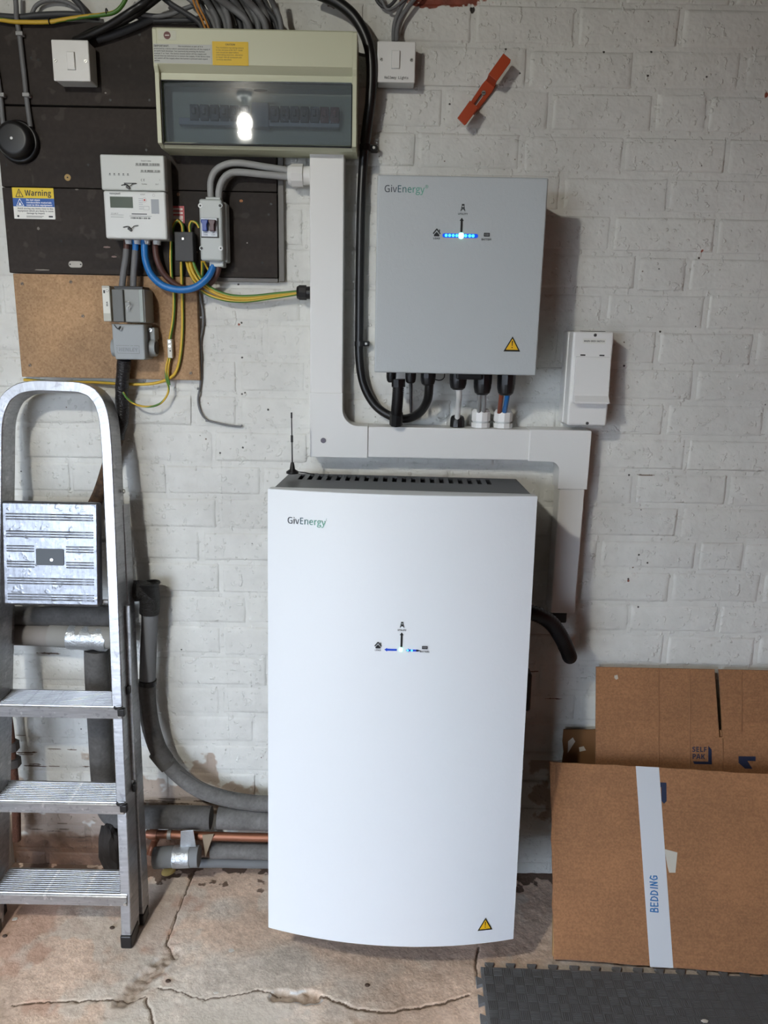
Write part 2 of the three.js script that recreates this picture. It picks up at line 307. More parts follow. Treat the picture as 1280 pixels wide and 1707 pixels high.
const hollowAt = (x, z) => { let h = 0; for (const [a, b, w] of HOLLOWS) { const d = segDist(x, z, a[0], a[2], b[0], b[2]) + 0.016 * (fbm(x * 40, z * 40, 3, 71) - 0.5); h = Math.max(h, smooth(w, w * 0.35, d)); } return h; };
const crackAt = (x, z) => { let h = 0; const wx = x + 0.008 * (fbm(x * 60, z * 60, 2, 73) - 0.5), wz = z + 0.008 * (fbm(x * 60 + 9, z * 60, 2, 74) - 0.5); for (const [x0, z0, x1, z1, w, d] of CRACKS) { const s = segDist(wx, wz, x0, z0, x1, z1); if (s < w * 2) h = Math.max(h, d * smooth(w, w * 0.2, s)); } return h; };
{
  const X0 = -0.98, X1 = 1.1, Z0 = 0, Z1 = 0.85, NX = 620, NZ = 260;
  const g = new THREE.PlaneGeometry(X1 - X0, Z1 - Z0, NX, NZ).rotateX(-Math.PI / 2).translate((X0 + X1) / 2, 0, (Z0 + Z1) / 2);
  const p = g.attributes.position;
  for (let i = 0; i < p.count; i++) {
    const x = p.getX(i), z = p.getZ(i), h = hollowAt(x, z);
    const edge = Math.min(smooth(Z1, Z1 - 0.05, z), smooth(X1, X1 - 0.05, x));
    p.setY(i, edge * (0.005 * (fbm(x * 9, z * 9, 3, 75) - 0.5) + 0.0022 * (fbm(x * 60, z * 60, 3, 76) - 0.5) - crackAt(x, z) - h * (0.007 + 0.012 * (fbm(x * 90, z * 90, 3, 77) - 0.4))));
  }
  g.computeVertexNormals();
  const floorColor = dataTexture(2048, 1024, (u, v) => {
    const x = lerp(X0, X1, u), z = lerp(Z1, Z0, v);
    const n = fbm(x * 7, z * 7, 5, 81), m = fbm(x * 80, z * 80, 3, 82), f = fbm(x * 260, z * 260, 2, 83);
    const warm = smooth(0.36, 0.56, fbm(x * 4 + 3, z * 5, 4, 84) + 0.22 * (0.1 - x) - 0.28 * (z - 0.3)), grey = [210, 199, 187], tan = [217, 192, 172];
    let c = [0, 1, 2].map((k) => lerp(grey[k], tan[k], warm) * (0.83 + 0.34 * n) + 26 * (m - 0.5) + 30 * (f - 0.5));
    const red = smooth(0.54, 0.6, fbm(x * 6 + 11, z * 8, 5, 85) + clamp(-0.72 - x, -0.5, 0.1) * 0.6) * 0.5; c = c.map((q, k) => lerp(q, [190, 146, 124][k], red));
    const pale = smooth(0.6, 0.7, fbm(x * 11 + 5, z * 9, 4, 86)) * 0.55; c = c.map((q, k) => lerp(q, [220, 212, 200][k], pale));
    const h = hollowAt(x, z); c = c.map((q, k) => lerp(q, [160, 140, 122][k] * (0.8 + 0.4 * m), 0.6 * h));
    const rim = smooth(0.03, 0.3, h) * smooth(0.85, 0.5, h) * (x > -0.25 ? 1 : 0.35) * smooth(0.4, 0.6, fbm(x * 30, z * 30, 2, 88)); c = c.map((q) => lerp(q, 222, rim));
    const dirt = smooth(0.56, 0.62, fbm(x * 30, z * 30, 4, 89) + clamp(0.045 - z, -0.3, 0.05) * 4); c = c.map((q, k) => lerp(q, [86, 66, 54][k], 0.75 * dirt));
    if (crackAt(x, z) > 0.001) c = c.map((q, k) => lerp(q, [82, 66, 54][k], 0.7));
    return c;
  });
  floorColor.wrapS = floorColor.wrapT = THREE.ClampToEdgeWrapping;
  const fm = part('floor', g, std(0xffffff, 0.85, { map: floorColor, bumpMap: rep(grainBump, 9, 4), bumpScale: 0.0012 }), scene);
  fm.userData = { kind: 'structure', label: 'worn cracked concrete floor of the garage', category: 'floor' };
  const slabMat = std(0x857b72, 0.85);
  part('slab', join([new THREE.BoxGeometry(ROOM.x1 - ROOM.x0, 0.1, ROOM.z1 - Z1 + 0.12).translate((ROOM.x0 + ROOM.x1) / 2, -0.0505, (ROOM.z1 + Z1 + 0.12) / 2), new THREE.BoxGeometry(X0 - ROOM.x0, 0.1, Z1).translate((ROOM.x0 + X0) / 2, -0.0505, Z1 / 2), new THREE.BoxGeometry(ROOM.x1 - X1, 0.1, Z1).translate((ROOM.x1 + X1) / 2, -0.0505, Z1 / 2), new THREE.BoxGeometry(X1 - X0, 0.05, Z1).translate((X0 + X1) / 2, -0.06, Z1 / 2)]), slabMat, fm);
}

// ceiling lamp behind the camera: seen as the mirror image in the fuse box lid, it throws the sharp shadows
{
  const t = thing('ceiling_lamp', 'round bulkhead lamp on the garage ceiling behind the photographer', 'lamp'), [x, y, z] = LAMP.at;
  const bulb = part('lamp_bulb', new THREE.SphereGeometry(0.045, 24, 16).scale(1.25, 0.85, 1.25).translate(x, y, z), std(0xffffff, 0.4, { emissive: LAMP.color, emissiveIntensity: 40 }), t);
  bulb.castShadow = false;
  part('lamp_base', cyl(0.045, 0.05, 0.02, 32).translate(x, ROOM.h - 0.01, z), M.greyPlastic, t);
  part('lamp_holder', cyl(0.02, 0.025, ROOM.h - y - 0.055, 16).translate(x, (ROOM.h + y + 0.055) / 2, z), M.blackPlastic, t);
  const l = new THREE.PointLight(LAMP.color, LAMP.intensity); l.position.set(x, y, z); l.castShadow = true; l.shadow.radius = 1.2; l.shadow.mapSize.set(2048, 2048); l.shadow.bias = -0.0005; l.name = 'ceiling_lamp_light';
  t.add(l);
  // the lens of the lamp throws most of its light downwards
  RectAreaLightUniformsLib.init();
  const d = new THREE.RectAreaLight(LAMP.color, LAMP.down, 0.07, 0.07); d.position.set(x, y - 0.045, z); d.rotation.x = -Math.PI / 2; d.name = 'ceiling_lamp_downlight'; t.add(d);
}

// ---------------------------------------------------------------- inverter, battery, trunking, isolator box
const givFont = '300';
function logo(g, w, h) {
  g.clearRect(0, 0, w, h); g.font = `${Math.round(h * 0.72)}px sans-serif`; g.textBaseline = 'alphabetic';
  const y = h * 0.72; g.fillStyle = '#2c3240'; g.fillText('Giv', 2, y); const a = g.measureText('Giv').width + 2;
  const gr = g.createLinearGradient(a, 0, w, 0); gr.addColorStop(0, '#27485a'); gr.addColorStop(0.5, '#4e9a86'); gr.addColorStop(1, '#6fb59a'); g.fillStyle = gr;
  g.fillText('Energy', a, y); const b = a + g.measureText('Energy').width;
  g.font = `${Math.round(h * 0.34)}px sans-serif`; g.fillText('®', b + 2, h * 0.38);
}
function icons(g, w, h) {                             // house, pylon, battery with their captions
  g.clearRect(0, 0, w, h); g.fillStyle = g.strokeStyle = '#15171c'; g.lineJoin = 'round';
  const X = (v) => v * w, Y = (v) => v * h; g.textAlign = 'center';
  g.lineWidth = w * 0.011;                            // pylon
  g.beginPath(); g.moveTo(X(0.465), Y(0.2)); g.lineTo(X(0.488), Y(0.02)); g.lineTo(X(0.51), Y(0.02)); g.lineTo(X(0.535), Y(0.2)); g.moveTo(X(0.478), Y(0.1)); g.lineTo(X(0.522), Y(0.1)); g.moveTo(X(0.47), Y(0.17)); g.lineTo(X(0.522), Y(0.1)); g.moveTo(X(0.478), Y(0.1)); g.lineTo(X(0.53), Y(0.17)); g.stroke();
  g.fillRect(X(0.478), Y(0.005), X(0.044), Y(0.04));
  g.font = `bold ${Math.round(h * 0.075)}px sans-serif`;
  g.fillText('UTILITY', X(0.5), Y(0.3)); g.fillText('LOAD', X(0.075), Y(0.985)); g.fillText('BATTERY', X(0.92), Y(0.985));
  g.lineWidth = w * 0.02;                             // house
  g.beginPath(); g.moveTo(X(0.015), Y(0.83)); g.lineTo(X(0.075), Y(0.7)); g.lineTo(X(0.135), Y(0.83)); g.stroke();
  g.beginPath(); g.moveTo(X(0.03), Y(0.9)); g.lineTo(X(0.03), Y(0.855)); g.lineTo(X(0.075), Y(0.775)); g.lineTo(X(0.12), Y(0.855)); g.lineTo(X(0.12), Y(0.9)); g.fill();
  g.fillRect(X(0.112), Y(0.71), X(0.016), Y(0.06));
  g.lineWidth = w * 0.014; g.strokeRect(X(0.875), Y(0.79), X(0.085), Y(0.075)); for (let i = 0; i < 3; i++) g.fillRect(X(0.89 + i * 0.021), Y(0.808), X(0.013), Y(0.04));
}
function hazard(parent, cx, cy, z, s) {               // yellow triangle with an exclamation mark
  const tri = (k) => { const S = s * k; return [[cx - S * 0.5, cy - S * 0.42], [cx + S * 0.5, cy - S * 0.42], [cx, cy + S * 0.46]]; };
  const t = part('warning_triangle', slab(tri(1), z, z + 0.0006, 0.0001), M.black, parent);
  part('triangle_face', slab(tri(0.74).map(([x, y]) => [x, y - s * 0.012]), z + 0.0005, z + 0.0009, 0.0001), std(0xe3b21c, 0.5), t);
  part('exclamation_mark', join([slab([[cx - s * 0.035, cy + s * 0.2], [cx + s * 0.035, cy + s * 0.2], [cx + s * 0.018, cy - s * 0.1], [cx - s * 0.018, cy - s * 0.1]], z + 0.0008, z + 0.0012, 0), disc(cx, cy - s * 0.19, z + 0.001, s * 0.034, 0.0004, 12)]), M.black, t);
  t.userData.label = 'yellow hazard triangle sticker with exclamation mark';
}
function led(name, x, y, w, h, z, color, k, parent) { const m = std(color, 0.4, { emissive: color, emissiveIntensity: k }); const o = part(name, slab(roundRect(x, y, w, h, Math.min(w, h) * 0.45), z, z + 0.0012, 0.0003), m, parent); return o; }
function roundRect(cx, cy, w, h, r) {
  const s = new THREE.Shape(), x = cx - w / 2, y = cy - h / 2;
  s.moveTo(x + r, y); s.lineTo(x + w - r, y); s.absarc(x + w - r, y + r, r, -Math.PI / 2, 0); s.lineTo(x + w, y + h - r); s.absarc(x + w - r, y + h - r, r, 0, Math.PI / 2); s.lineTo(x + r, y + h); s.absarc(x + r, y + h - r, r, Math.PI / 2, Math.PI); s.lineTo(x, y + r); s.absarc(x + r, y + r, r, Math.PI, 1.5 * Math.PI);
  return s;
}
const inverterPaint = phys(0xb4babd, 0.45, { bumpMap: rep(grainBump, 3, 3), bumpScale: 0.00025 });
const batteryPaint = phys(0xe0e5ea, 0.5, { bumpMap: rep(grainBump, 3, 3), bumpScale: 0.0002 });

// cable gland: round nut with flats and a dome, axis along y, sitting on y0 and rising h
function glandNut(x, y0, z, r, h, n = 10) {
  const body = new THREE.CylinderGeometry(r * 0.98, r, h * 0.6, n).translate(x, y0 + h * 0.3, z);
  const dome = new THREE.LatheGeometry([[r * 0.95, 0], [r * 0.93, h * 0.14], [r * 0.8, h * 0.32], [r * 0.55, h * 0.4], [0.0005, h * 0.4]].map(([a, b]) => new THREE.Vector2(a, b)), 24).translate(x, y0 + h * 0.6, z);
  return toCreasedNormals(join([body, dome]), 0.5);
}
{
  const t = thing('inverter', 'pale grey wall inverter with a lit blue status bar, above the white trunking', 'inverter');
  const f = { x: 0.1468, y: 1.5259, w: 0.3519, h: 0.3772 }; f.x = 0.142; f.y = 1.5258; f.w = 0.336; f.h = 0.383;
  const z = 0.178;
  part('body', wallBox({ x: f.x, y: f.y + 0.002, w: f.w - 0.016, h: f.h - 0.02 }, 0.0, 0.16, 0.004), std(0xb6bbbd, 0.4), t);
  part('front_cover', wallBox(f, 0.15, z, 0.0035, 3), inverterPaint, t);
  const lr = { x: 0.0323, y: 1.6906, w: 0.0906, h: 0.0248 }; print('logo', lr, z + 0.0006, logo, t, { clear: true });
  const ir = { x: 0.1444, y: 1.6317, w: 0.1187, h: 0.0687 }; print('status_icons', ir, z + 0.0006, icons, t, { clear: true });
  const c = [0.1428, 1.6064, 0.178], up = [0.1407, 1.6414, 0.178], l = [0.1075, 1.6069, 0.178], r = [0.1746, 1.6065, 0.178];
  const arrow = (x, y, w, h) => slab([[x - w / 2, y - h / 2], [x + w / 2, y - h / 2], [x + w / 2, y + h / 2 - 0.006], [x + w, y + h / 2 - 0.006], [x, y + h / 2], [x - w, y + h / 2 - 0.006], [x - w / 2, y + h / 2 - 0.006]], z, z + 0.001, 0.0002);
  part('grid_arrow', arrow(c[0], (c[1] + up[1]) / 2 + 0.002, 0.0042, up[1] - c[1] - 0.006), M.black, t);
  const bar = part('status_bar', slab(roundRect((l[0] + r[0]) / 2, c[1], r[0] - l[0] + 0.004, 0.0078, 0.0037), z, z + 0.0008, 0.0002), std(0x0a3ea8, 0.35, { emissive: 0x0a4fe0, emissiveIntensity: 0.8 }), t);
  for (const x of [0.05, 0.155, 0.26, 0.365]) led('led', lerp(l[0], r[0], x + 0.03), c[1], 0.0052, 0.0052, z + 0.0006, 0x3fd0ff, 2.6, bar);
  for (const x of [0.66, 0.78, 0.88]) led('led', lerp(l[0], r[0], x), c[1], 0.0056, 0.0054, z + 0.0006, 0x3fd0ff, 2.6, bar);
  led('centre_led', c[0], c[1], 0.0105, 0.0115, z + 0.0005, 0x9dffd6, 4.5, t);
  const tr = [0.2568, 1.3968, 0.178]; hazard(t, tr[0], tr[1], z + 0.0004, 0.0345);
  // sockets and glands under the case
  const yb = f.y - f.h / 2 + 0.012;
  part('socket_block', wallBox({ x: 0.1773, y: yb - 0.014, w: 0.056, h: 0.024 }, 0.07, 0.13, 0.004), M.blackPlastic, t);
  const down = (px, r, h, z0) => { const x = -0.0056 + (px - 640) * 0.001312; const o = part('gland', glandNut(0, 0, 0, r, h).rotateX(Math.PI).translate(x, yb, z0), M.blackPlastic, t); return [x, yb - h, z0]; };
  down(652, 0.0115, 0.038, 0.085); down(684, 0.0125, 0.038, 0.1); down(713, 0.0172, 0.042, 0.1); down(763, 0.0198, 0.05, 0.1); down(804, 0.0205, 0.06, 0.1); down(843, 0.0205, 0.06, 0.1);
  part('antenna_stub', rod([0.0531, 1.3146, 0.1], [0.0551, 1.2441, 0.1], 0.0035, 10, 0.0028), M.blackPlastic, t);
  part('cap_strap', sweep([[0.1015, 1.3182, 0.1], [0.1153, 1.3165, 0.11], [0.1238, 1.3221, 0.115], [0.1251, 1.3321, 0.11]], 0.0012, { radial: 6 }), M.blackPlastic, t);
}
{
  // corrugated conduit and data cables between inverter and trunking
  const c = thing('corrugated_conduit', 'short black corrugated conduit between inverter and trunking, far left', 'conduit');
  const pts = [[0.0258, 1.3063, 0.1], [0.0252, 1.2799, 0.095], [0.0235, 1.2459, 0.085], [0.0229, 1.2191, 0.072]];
  part('hose', sweep(pts, (t) => 0.0113 + 0.0017 * Math.sin(t * 2 * Math.PI * 22), { seg: 180, radial: 18 }), M.blackPlastic, c);
  for (const [a, b] of [[[0.0256, 1.3167, 0.1], [0.026, 1.2998, 0.1]], [[0.023, 1.2414, 0.08], [0.023, 1.2137, 0.072]]]) part('connector', toCreasedNormals(rod(a, b, 0.0148, 8).toNonIndexed(), 0.4), M.blackPlastic, c);
  single('white_cable', sweep([[0.1571, 1.3037, 0.1], [0.1597, 1.2826, 0.095], [0.1616, 1.2606, 0.07], [0.1625, 1.2269, 0.045]], 0.0062, { radial: 12 }), M.whiteCable, 'short white cable dropping from inverter into the black trunking gland', 'cable');
  single('grey_cable', sweep([[0.2032, 1.2995, 0.1], [0.2054, 1.2778, 0.09], [0.2111, 1.2388, 0.045]], 0.0046), M.paleGreyCable, 'left of two short grey cables under the inverter', 'cable', 'cables under the inverter');
  single('grey_cable', sweep([[0.2137, 1.2997, 0.1], [0.216, 1.278, 0.09], [0.222, 1.239, 0.045]], 0.0046), M.paleGreyCable, 'right of two short grey cables under the inverter', 'cable', 'cables under the inverter');
  single('brown_cable', sweep([[0.2517, 1.3004, 0.1], [0.253, 1.2787, 0.09], [0.2575, 1.2398, 0.045]], 0.0052), M.redBrownCable, 'short brown core under the inverter beside the blue one', 'cable', 'cables under the inverter');
  single('blue_cable', sweep([[0.2648, 1.3007, 0.1], [0.2654, 1.2794, 0.095], [0.2684, 1.24, 0.045]], 0.0055), M.blueCable, 'short blue core under the inverter entering the white gland', 'cable', 'cables under the inverter');
}
// ---- trunking
const TR = { z: 0.06, x0: -0.1715, x1: -0.0978, y1: 1.2079, y0: 1.1351, xr: 0.466, xl: 0.4017, top: 1.783, end: 0.7719 };
{
  const t = thing('cable_trunking', 'white plastic cable trunking bending down past inverter and battery', 'trunking');
  const m = M.whitePlastic;
  const jL = -0.0401, jR = 0.3271, jT = 1.2805, jB = 1.0722;
  part('vertical_run', wallBox({ x: (TR.x0 + TR.x1) / 2, y: (TR.top + jT) / 2, w: TR.x1 - TR.x0 - 0.001, h: TR.top - jT + 0.004 }, 0.003, TR.z, 0.003), m, t);
  part('horizontal_run', wallBox({ x: (jL + jR) / 2, y: (TR.y0 + TR.y1) / 2, w: jR - jL + 0.01, h: TR.y1 - TR.y0 - 0.002 }, 0.003, TR.z, 0.003), m, t);
  part('lower_run', wallBox({ x: (TR.xl + TR.xr) / 2 - 0.001, y: (jB + TR.end) / 2, w: TR.xr - TR.xl - 0.006, h: jB - TR.end + 0.008 }, 0.003, TR.z, 0.003), m, t);
  const r = 0.036, a = new THREE.Shape();              // left elbow
  a.moveTo(TR.x0, TR.y0); a.lineTo(jL, TR.y0); a.lineTo(jL, TR.y1); a.lineTo(TR.x1 + r, TR.y1); a.absarc(TR.x1 + r, TR.y1 + r, r, -Math.PI / 2, -Math.PI, true); a.lineTo(TR.x1, jT); a.lineTo(TR.x0, jT);
  const e1 = part('elbow', slab(a, 0.003, TR.z + 0.004, 0.0012), m, t);
  const b = new THREE.Shape(), q = 0.022;              // right elbow
  b.moveTo(jR, TR.y0); b.lineTo(jR, TR.y1); b.lineTo(TR.xr - 0.004, TR.y1); b.absarc(TR.xr - 0.004, TR.y1 - 0.004, 0.004, Math.PI / 2, 0, true); b.lineTo(TR.xr, jB); b.lineTo(TR.xl - 0.003, jB); b.lineTo(TR.xl - 0.003, TR.y0 - q); b.absarc(TR.xl - 0.003 - q, TR.y0 - q, q, 0, Math.PI / 2); b.lineTo(jR, TR.y0);
  const e2 = part('elbow', slab(b, 0.003, TR.z + 0.004, 0.0012), m, t);
  const s1 = [-0.141, 1.1737, 0.062], s2 = [0.4318, 1.1743, 0.062];
  part('screw', disc(s1[0], s1[1], 0.0645, 0.006, 0.002), std(0x6f6a72, 0.35, { metalness: 0.6 }), e1);
  part('screw_cover', disc(s2[0], s2[1], 0.0643, 0.0072, 0.0014), m, e2);
}
{
  const side = (px, py, r, h, mat, name, label) => {    // gland screwed into the left face of the vertical run
    const p = [-0.1715, 1.6069, 0.045], t = thing(name, label, 'gland'), y = py;
    part('nut', toCreasedNormals(new THREE.CylinderGeometry(r, r, h * 0.55, 10).rotateZ(Math.PI / 2).toNonIndexed(), 0.4).translate(TR.x0 - h * 0.62, y, 0.036), mat, t);
    part('thread_collar', cyl(r * 0.82, r * 0.82, h * 0.4, 20).rotateZ(Math.PI / 2).translate(TR.x0 - h * 0.18, y, 0.036), mat, t);
    part('cap', cyl(r * 0.78, r * 0.98, h * 0.2, 10).rotateZ(Math.PI / 2).translate(TR.x0 - h * 0.98, y, 0.036), mat, t);
    return y;
  };
  side(0, 1.7376, 0.0235, 0.044, M.whitePlastic, 'white_gland', 'white cable gland on the left face of the vertical trunking');
  side(0, 1.497, 0.0165, 0.028, M.blackPlastic, 'black_gland', 'black cable gland on the left face of the trunking, holding earth wires');
  const y = TR.y1;
  const g1 = thing('black_gland', 'small black cable gland standing on the horizontal trunking', 'gland');
  part('nut', glandNut(0.1637, y, 0.036, 0.017, 0.026), M.blackPlastic, g1);
  for (const [px, label] of [[0.217, 'left white cable gland on the horizontal trunking, holding grey cables'], [0.2678, 'right white cable gland on the trunking, holding brown and blue cores']]) {
    const g = thing('white_gland', label, 'gland', 'white glands on the horizontal trunking');
    part('base_nut', toCreasedNormals(new THREE.CylinderGeometry(0.0218, 0.0218, 0.011, 10).toNonIndexed(), 0.4).translate(px, y + 0.0055, 0.036), M.whitePlastic, g);
    part('thread_collar', cyl(0.0185, 0.0185, 0.006, 24).translate(px, y + 0.013, 0.036), M.palePlastic, g);
    part('top_nut', toCreasedNormals(new THREE.CylinderGeometry(0.0218, 0.0218, 0.02, 10).toNonIndexed(), 0.4).translate(px, y + 0.025, 0.036), M.whitePlastic, g);
    part('cap', cyl(0.0165, 0.021, 0.007, 24).translate(px, y + 0.038, 0.036), M.whitePlastic, g);
  }
}
// ---- grid isolator box
{
  const t = thing('switch_box', 'white grid switch enclosure with closed flap, right of the inverter', 'switch box');
  const r = { x: 0.4475, w: 0.0885, y: 0, h: 0 }, y1 = 1.426, y0 = 1.2216;
  r.y = (y0 + y1) / 2; r.h = y1 - y0; const z = 0.085;
  part('back_box', wallBox({ ...r, w: r.w + 0.004 }, 0, 0.045, 0.004), M.whitePlastic, t);
  part('cover', wallBox(r, 0.042, z, 0.005, 3), M.whitePlastic, t);
  const f0 = 1.2726, f1 = 1.3725, fw = r.w * 0.86, fx = r.x + 0.002;
  part('flap', profileX([[z - 0.002, f1], [z + 0.005, f1 - 0.001], [z + 0.012, f0 + 0.016], [z + 0.024, f0 + 0.004], [z + 0.024, f0], [z - 0.002, f0]], fx - fw / 2, fx + fw / 2, 0.0006), M.whitePlastic, t);
  for (const k of [-0.23, 0.24]) part('flap_slot_shade', wallBox({ x: r.x + k * r.w, y: f1 + 0.003, w: 0.011, h: 0.0028 }, z - 0.002, z + 0.0006, 0.0004, 1), M.black, t);  // solid black strips painting the shade inside the slots
  part('top_slot_shade', wallBox({ x: r.x, y: y1 - 0.0006, w: 0.052, h: 0.003 }, z - 0.02, z - 0.004, 0.0005, 1), M.black, t);  // black bar in place of an open slot, colour stands for its shade
  screw(t, r.x + 0.003, 1.4184, z, 0.0034, std(0x5e5f60, 0.5, { metalness: 0.5 })); screw(t, r.x + 0.001, 1.227, z, 0.0034, std(0x5e5f60, 0.5, { metalness: 0.5 }));
  print('name_label', { x: r.x + 0.002, y: 1.4057, w: 0.05, h: 0.011 }, z + 0.0006, (g, w, h) => { g.fillStyle = '#dcdcd6'; g.fillRect(0, 0, w, h); g.fillStyle = '#1b1b1b'; g.font = `bold ${Math.round(h * 0.46)}px sans-serif`; g.textAlign = 'center'; g.textBaseline = 'middle'; g.fillText('MAIN GRID SWITCH', w / 2, h / 2, w * 0.9); }, t);
}
// ---- battery: leans a little, foot further from the wall than the top
{
  const t = thing('battery', 'tall white home battery with bowed front cover, on the wall above the floor', 'battery');
  t.userData.based = true;
  const W2 = 0.2702, Hh = 0.983, bulge = 0.04, tilt = THREE.MathUtils.degToRad(-4.2);
  t.position.set(0.0323, 0.1247, 0.363); t.rotation.order = 'YXZ'; t.rotation.x = tilt; t.rotation.y = -0.035;         // local z = 0 is the edge of the cover, y = 0 its lower edge
  const plan = new THREE.Shape(); const R = (W2 * W2 + bulge * bulge) / (2 * bulge), a0 = Math.asin(W2 / R);
  plan.moveTo(-W2, 0.028); plan.lineTo(-W2, 0);
  for (let i = 1; i <= 24; i++) { const a = lerp(-a0, a0, i / 24); plan.lineTo(R * Math.sin(a), -(R * Math.cos(a) - (R - bulge))); }
  plan.lineTo(W2, 0.028);
  const shell = new THREE.ExtrudeGeometry(plan, { depth: Hh - 0.006, bevelEnabled: true, bevelSize: 0.003, bevelOffset: -0.003, bevelThickness: 0.003, bevelSegments: 3, curveSegments: 24 });
  part('front_cover', toCreasedNormals(shell.rotateX(-Math.PI / 2).translate(0, 0.003, 0), 0.5), batteryPaint, t);
  const top = [[-W2 + 0.006, -0.03], [W2 - 0.006, -0.03], [W2 - 0.016, -0.205], [-W2 + 0.012, -0.205]];
  const outline = (pts) => pts.map(([x, z]) => new THREE.Vector2(x, -z)), rise = (shape, d, y) => new THREE.ExtrudeGeometry(shape, { depth: d, bevelEnabled: false }).rotateX(-Math.PI / 2).translate(0, y, 0);
  const bodyMat = std(0x4c4e52, 0.42, { metalness: 0.35 });
  part('body', rise(new THREE.Shape(outline(top)), Hh - 0.112, 0.012), bodyMat, t);
  const ring = new THREE.Shape(outline(top)); ring.holes.push(new THREE.Path(outline(top.map(([x, z]) => [x * 0.975, -0.1175 + (z + 0.1175) * 0.93]))));
  const casing = rise(ring, 0.082, Hh - 0.1), cp = casing.attributes.position;
  for (let i = 0; i < cp.count; i++) if (cp.getY(i) > Hh - 0.05) cp.setY(i, Hh - 0.008 + (-0.026 - cp.getZ(i)) * 0.0735);   // its rim follows the level top
  casing.computeVertexNormals();
  part('top_casing', casing, bodyMat, t);                       // hollow head under the vents
  const yt = Hh - 0.008, level = 0.0734, lid = new THREE.Shape(outline([[-W2 + 0.006, -0.026], [W2 - 0.006, -0.026], [W2 - 0.016, -0.207], [-W2 + 0.012, -0.207]]));
  for (let i = 0; i < 21; i++) { const x = lerp(-0.225, 0.188, i / 20); lid.holes.push(new THREE.Path(outline([[x - 0.005, -0.135], [x + 0.005, -0.135], [x + 0.005, -0.19], [x - 0.005, -0.19]]))); }
  part('vented_top', new THREE.ExtrudeGeometry(lid, { depth: 0.004, bevelEnabled: false }).rotateX(-Math.PI / 2).translate(0, 0, 0.026).rotateX(level).translate(0, yt, -0.026), bodyMat, t);
  const onFront = (x) => Math.sqrt(R * R - x * x) - (R - bulge);
  const put = (o, x, y) => { const a = Math.asin(x / R); o.position.set(x, y, onFront(x) + 0.0012); o.rotation.y = a; return o; };
  const flat = { x: 0, y: 0 };
  const lg = print('logo', { ...flat, w: 0.084, h: 0.025 }, 0, logo, t, { clear: true }); put(lg, -0.188, 0.921);
  const s = new THREE.Group(); s.name = 'status_panel'; t.add(s); put(s, 0.0082, 0.695); s.scale.setScalar(0.963);
  print('status_icons', { x: 0, y: 0, w: 0.116, h: 0.066 }, 0.0004, icons, s, { clear: true });
  part('grid_arrow', slab([[-0.002, -0.022], [0.002, -0.022], [0.002, 0.004], [0.004, 0.004], [0, 0.01], [-0.004, 0.004], [-0.002, 0.004]].map(([x, y]) => [x - 0.0005, y]), 0, 0.0008, 0.0002), M.black, s);
  const blueArrow = (x, d) => slab([[x, -0.0285], [x + d * 0.006, -0.0245], [x + d * 0.006, -0.0265], [x + d * 0.026, -0.0265], [x + d * 0.026, -0.0305], [x + d * 0.006, -0.0305], [x + d * 0.006, -0.0325]], 0, 0.0008, 0.0002);
  const blue = std(0x10307c, 0.4, { emissive: 0x0f49d8, emissiveIntensity: 0.55 });
  part('led', blueArrow(-0.036, 1), blue, s); part('led', blueArrow(0.009, 1), blue, s);
  for (const x of [0.013, 0.0215]) led('led', x, -0.0285, 0.004, 0.004, 0.0005, 0x4fc6ff, 2.0, s);
  part('arrow_tip', slab([[0.031, -0.0262], [0.0405, -0.0285], [0.031, -0.0308]], 0, 0.0009, 0.0001), M.black, s);
  led('centre_led', -0.001, -0.0275, 0.007, 0.0085, 0, 0x9dffd6, 2.6, s);
  const hz = new THREE.Group(); hz.name = 'warning_sticker'; t.add(hz); put(hz, 0.205, 0.048); hz.scale.setScalar(0.963); hazard(hz, 0, 0, 0, 0.0345);
  // side sockets
  part('side_socket', rbox(0.03, 0.085, 0.05, 0.006).translate(W2 + 0.001, 0.555, -0.06), M.blackPlastic, t);
  part('wall_bracket', new THREE.BoxGeometry(0.4, 0.06, 0.10).translate(0, 0.86, -0.25), M.steel, t); part('wall_bracket', new THREE.BoxGeometry(0.4, 0.06, 0.12).translate(0, 0.4, -0.262), M.steel, t);
  part('added_stand', new THREE.BoxGeometry(0.44, 0.125, 0.15).translate(0, -0.0425, -0.235), std(0x33353a, 0.6), t);  // added stand, out of sight: props the battery and blocks light beneath it
}
{
  const a = thing('aerial', 'small black whip aerial standing on the battery top', 'antenna');
  const b = [-0.2008, 1.113, 0.1527];
  part('base', new THREE.LatheGeometry([[0, 0], [0.0135, 0], [0.0135, 0.004], [0.006, 0.009], [0.0035, 0.024], [0, 0.024]].map(([x, y]) => new THREE.Vector2(x, y)), 24).translate(...b), M.blackPlastic, a);
  part('whip', join([rod(b, [b[0] - 0.001, b[1] + 0.132, b[2]], 0.0016, 8, 0.0011), rod([b[0] - 0.0006, b[1] + 0.068, b[2]], [b[0] - 0.0007, b[1] + 0.083, b[2]], 0.0026, 8), rod([b[0] - 0.001, b[1] + 0.12, b[2]], [b[0] - 0.001, b[1] + 0.132, b[2]], 0.0019, 8)]), M.blackPlastic, a);
  part('lead', sweep([[b[0] + 0.01, b[1] + 0.004, b[2]], [-0.1893, 1.108, 0.1094], [-0.1753, 1.108, 0.1153], [-0.1643, 1.106, 0.1179], [-0.156, 1.09, 0.0304]], 0.0014, { radial: 6 }), M.blackPlastic, a);
}
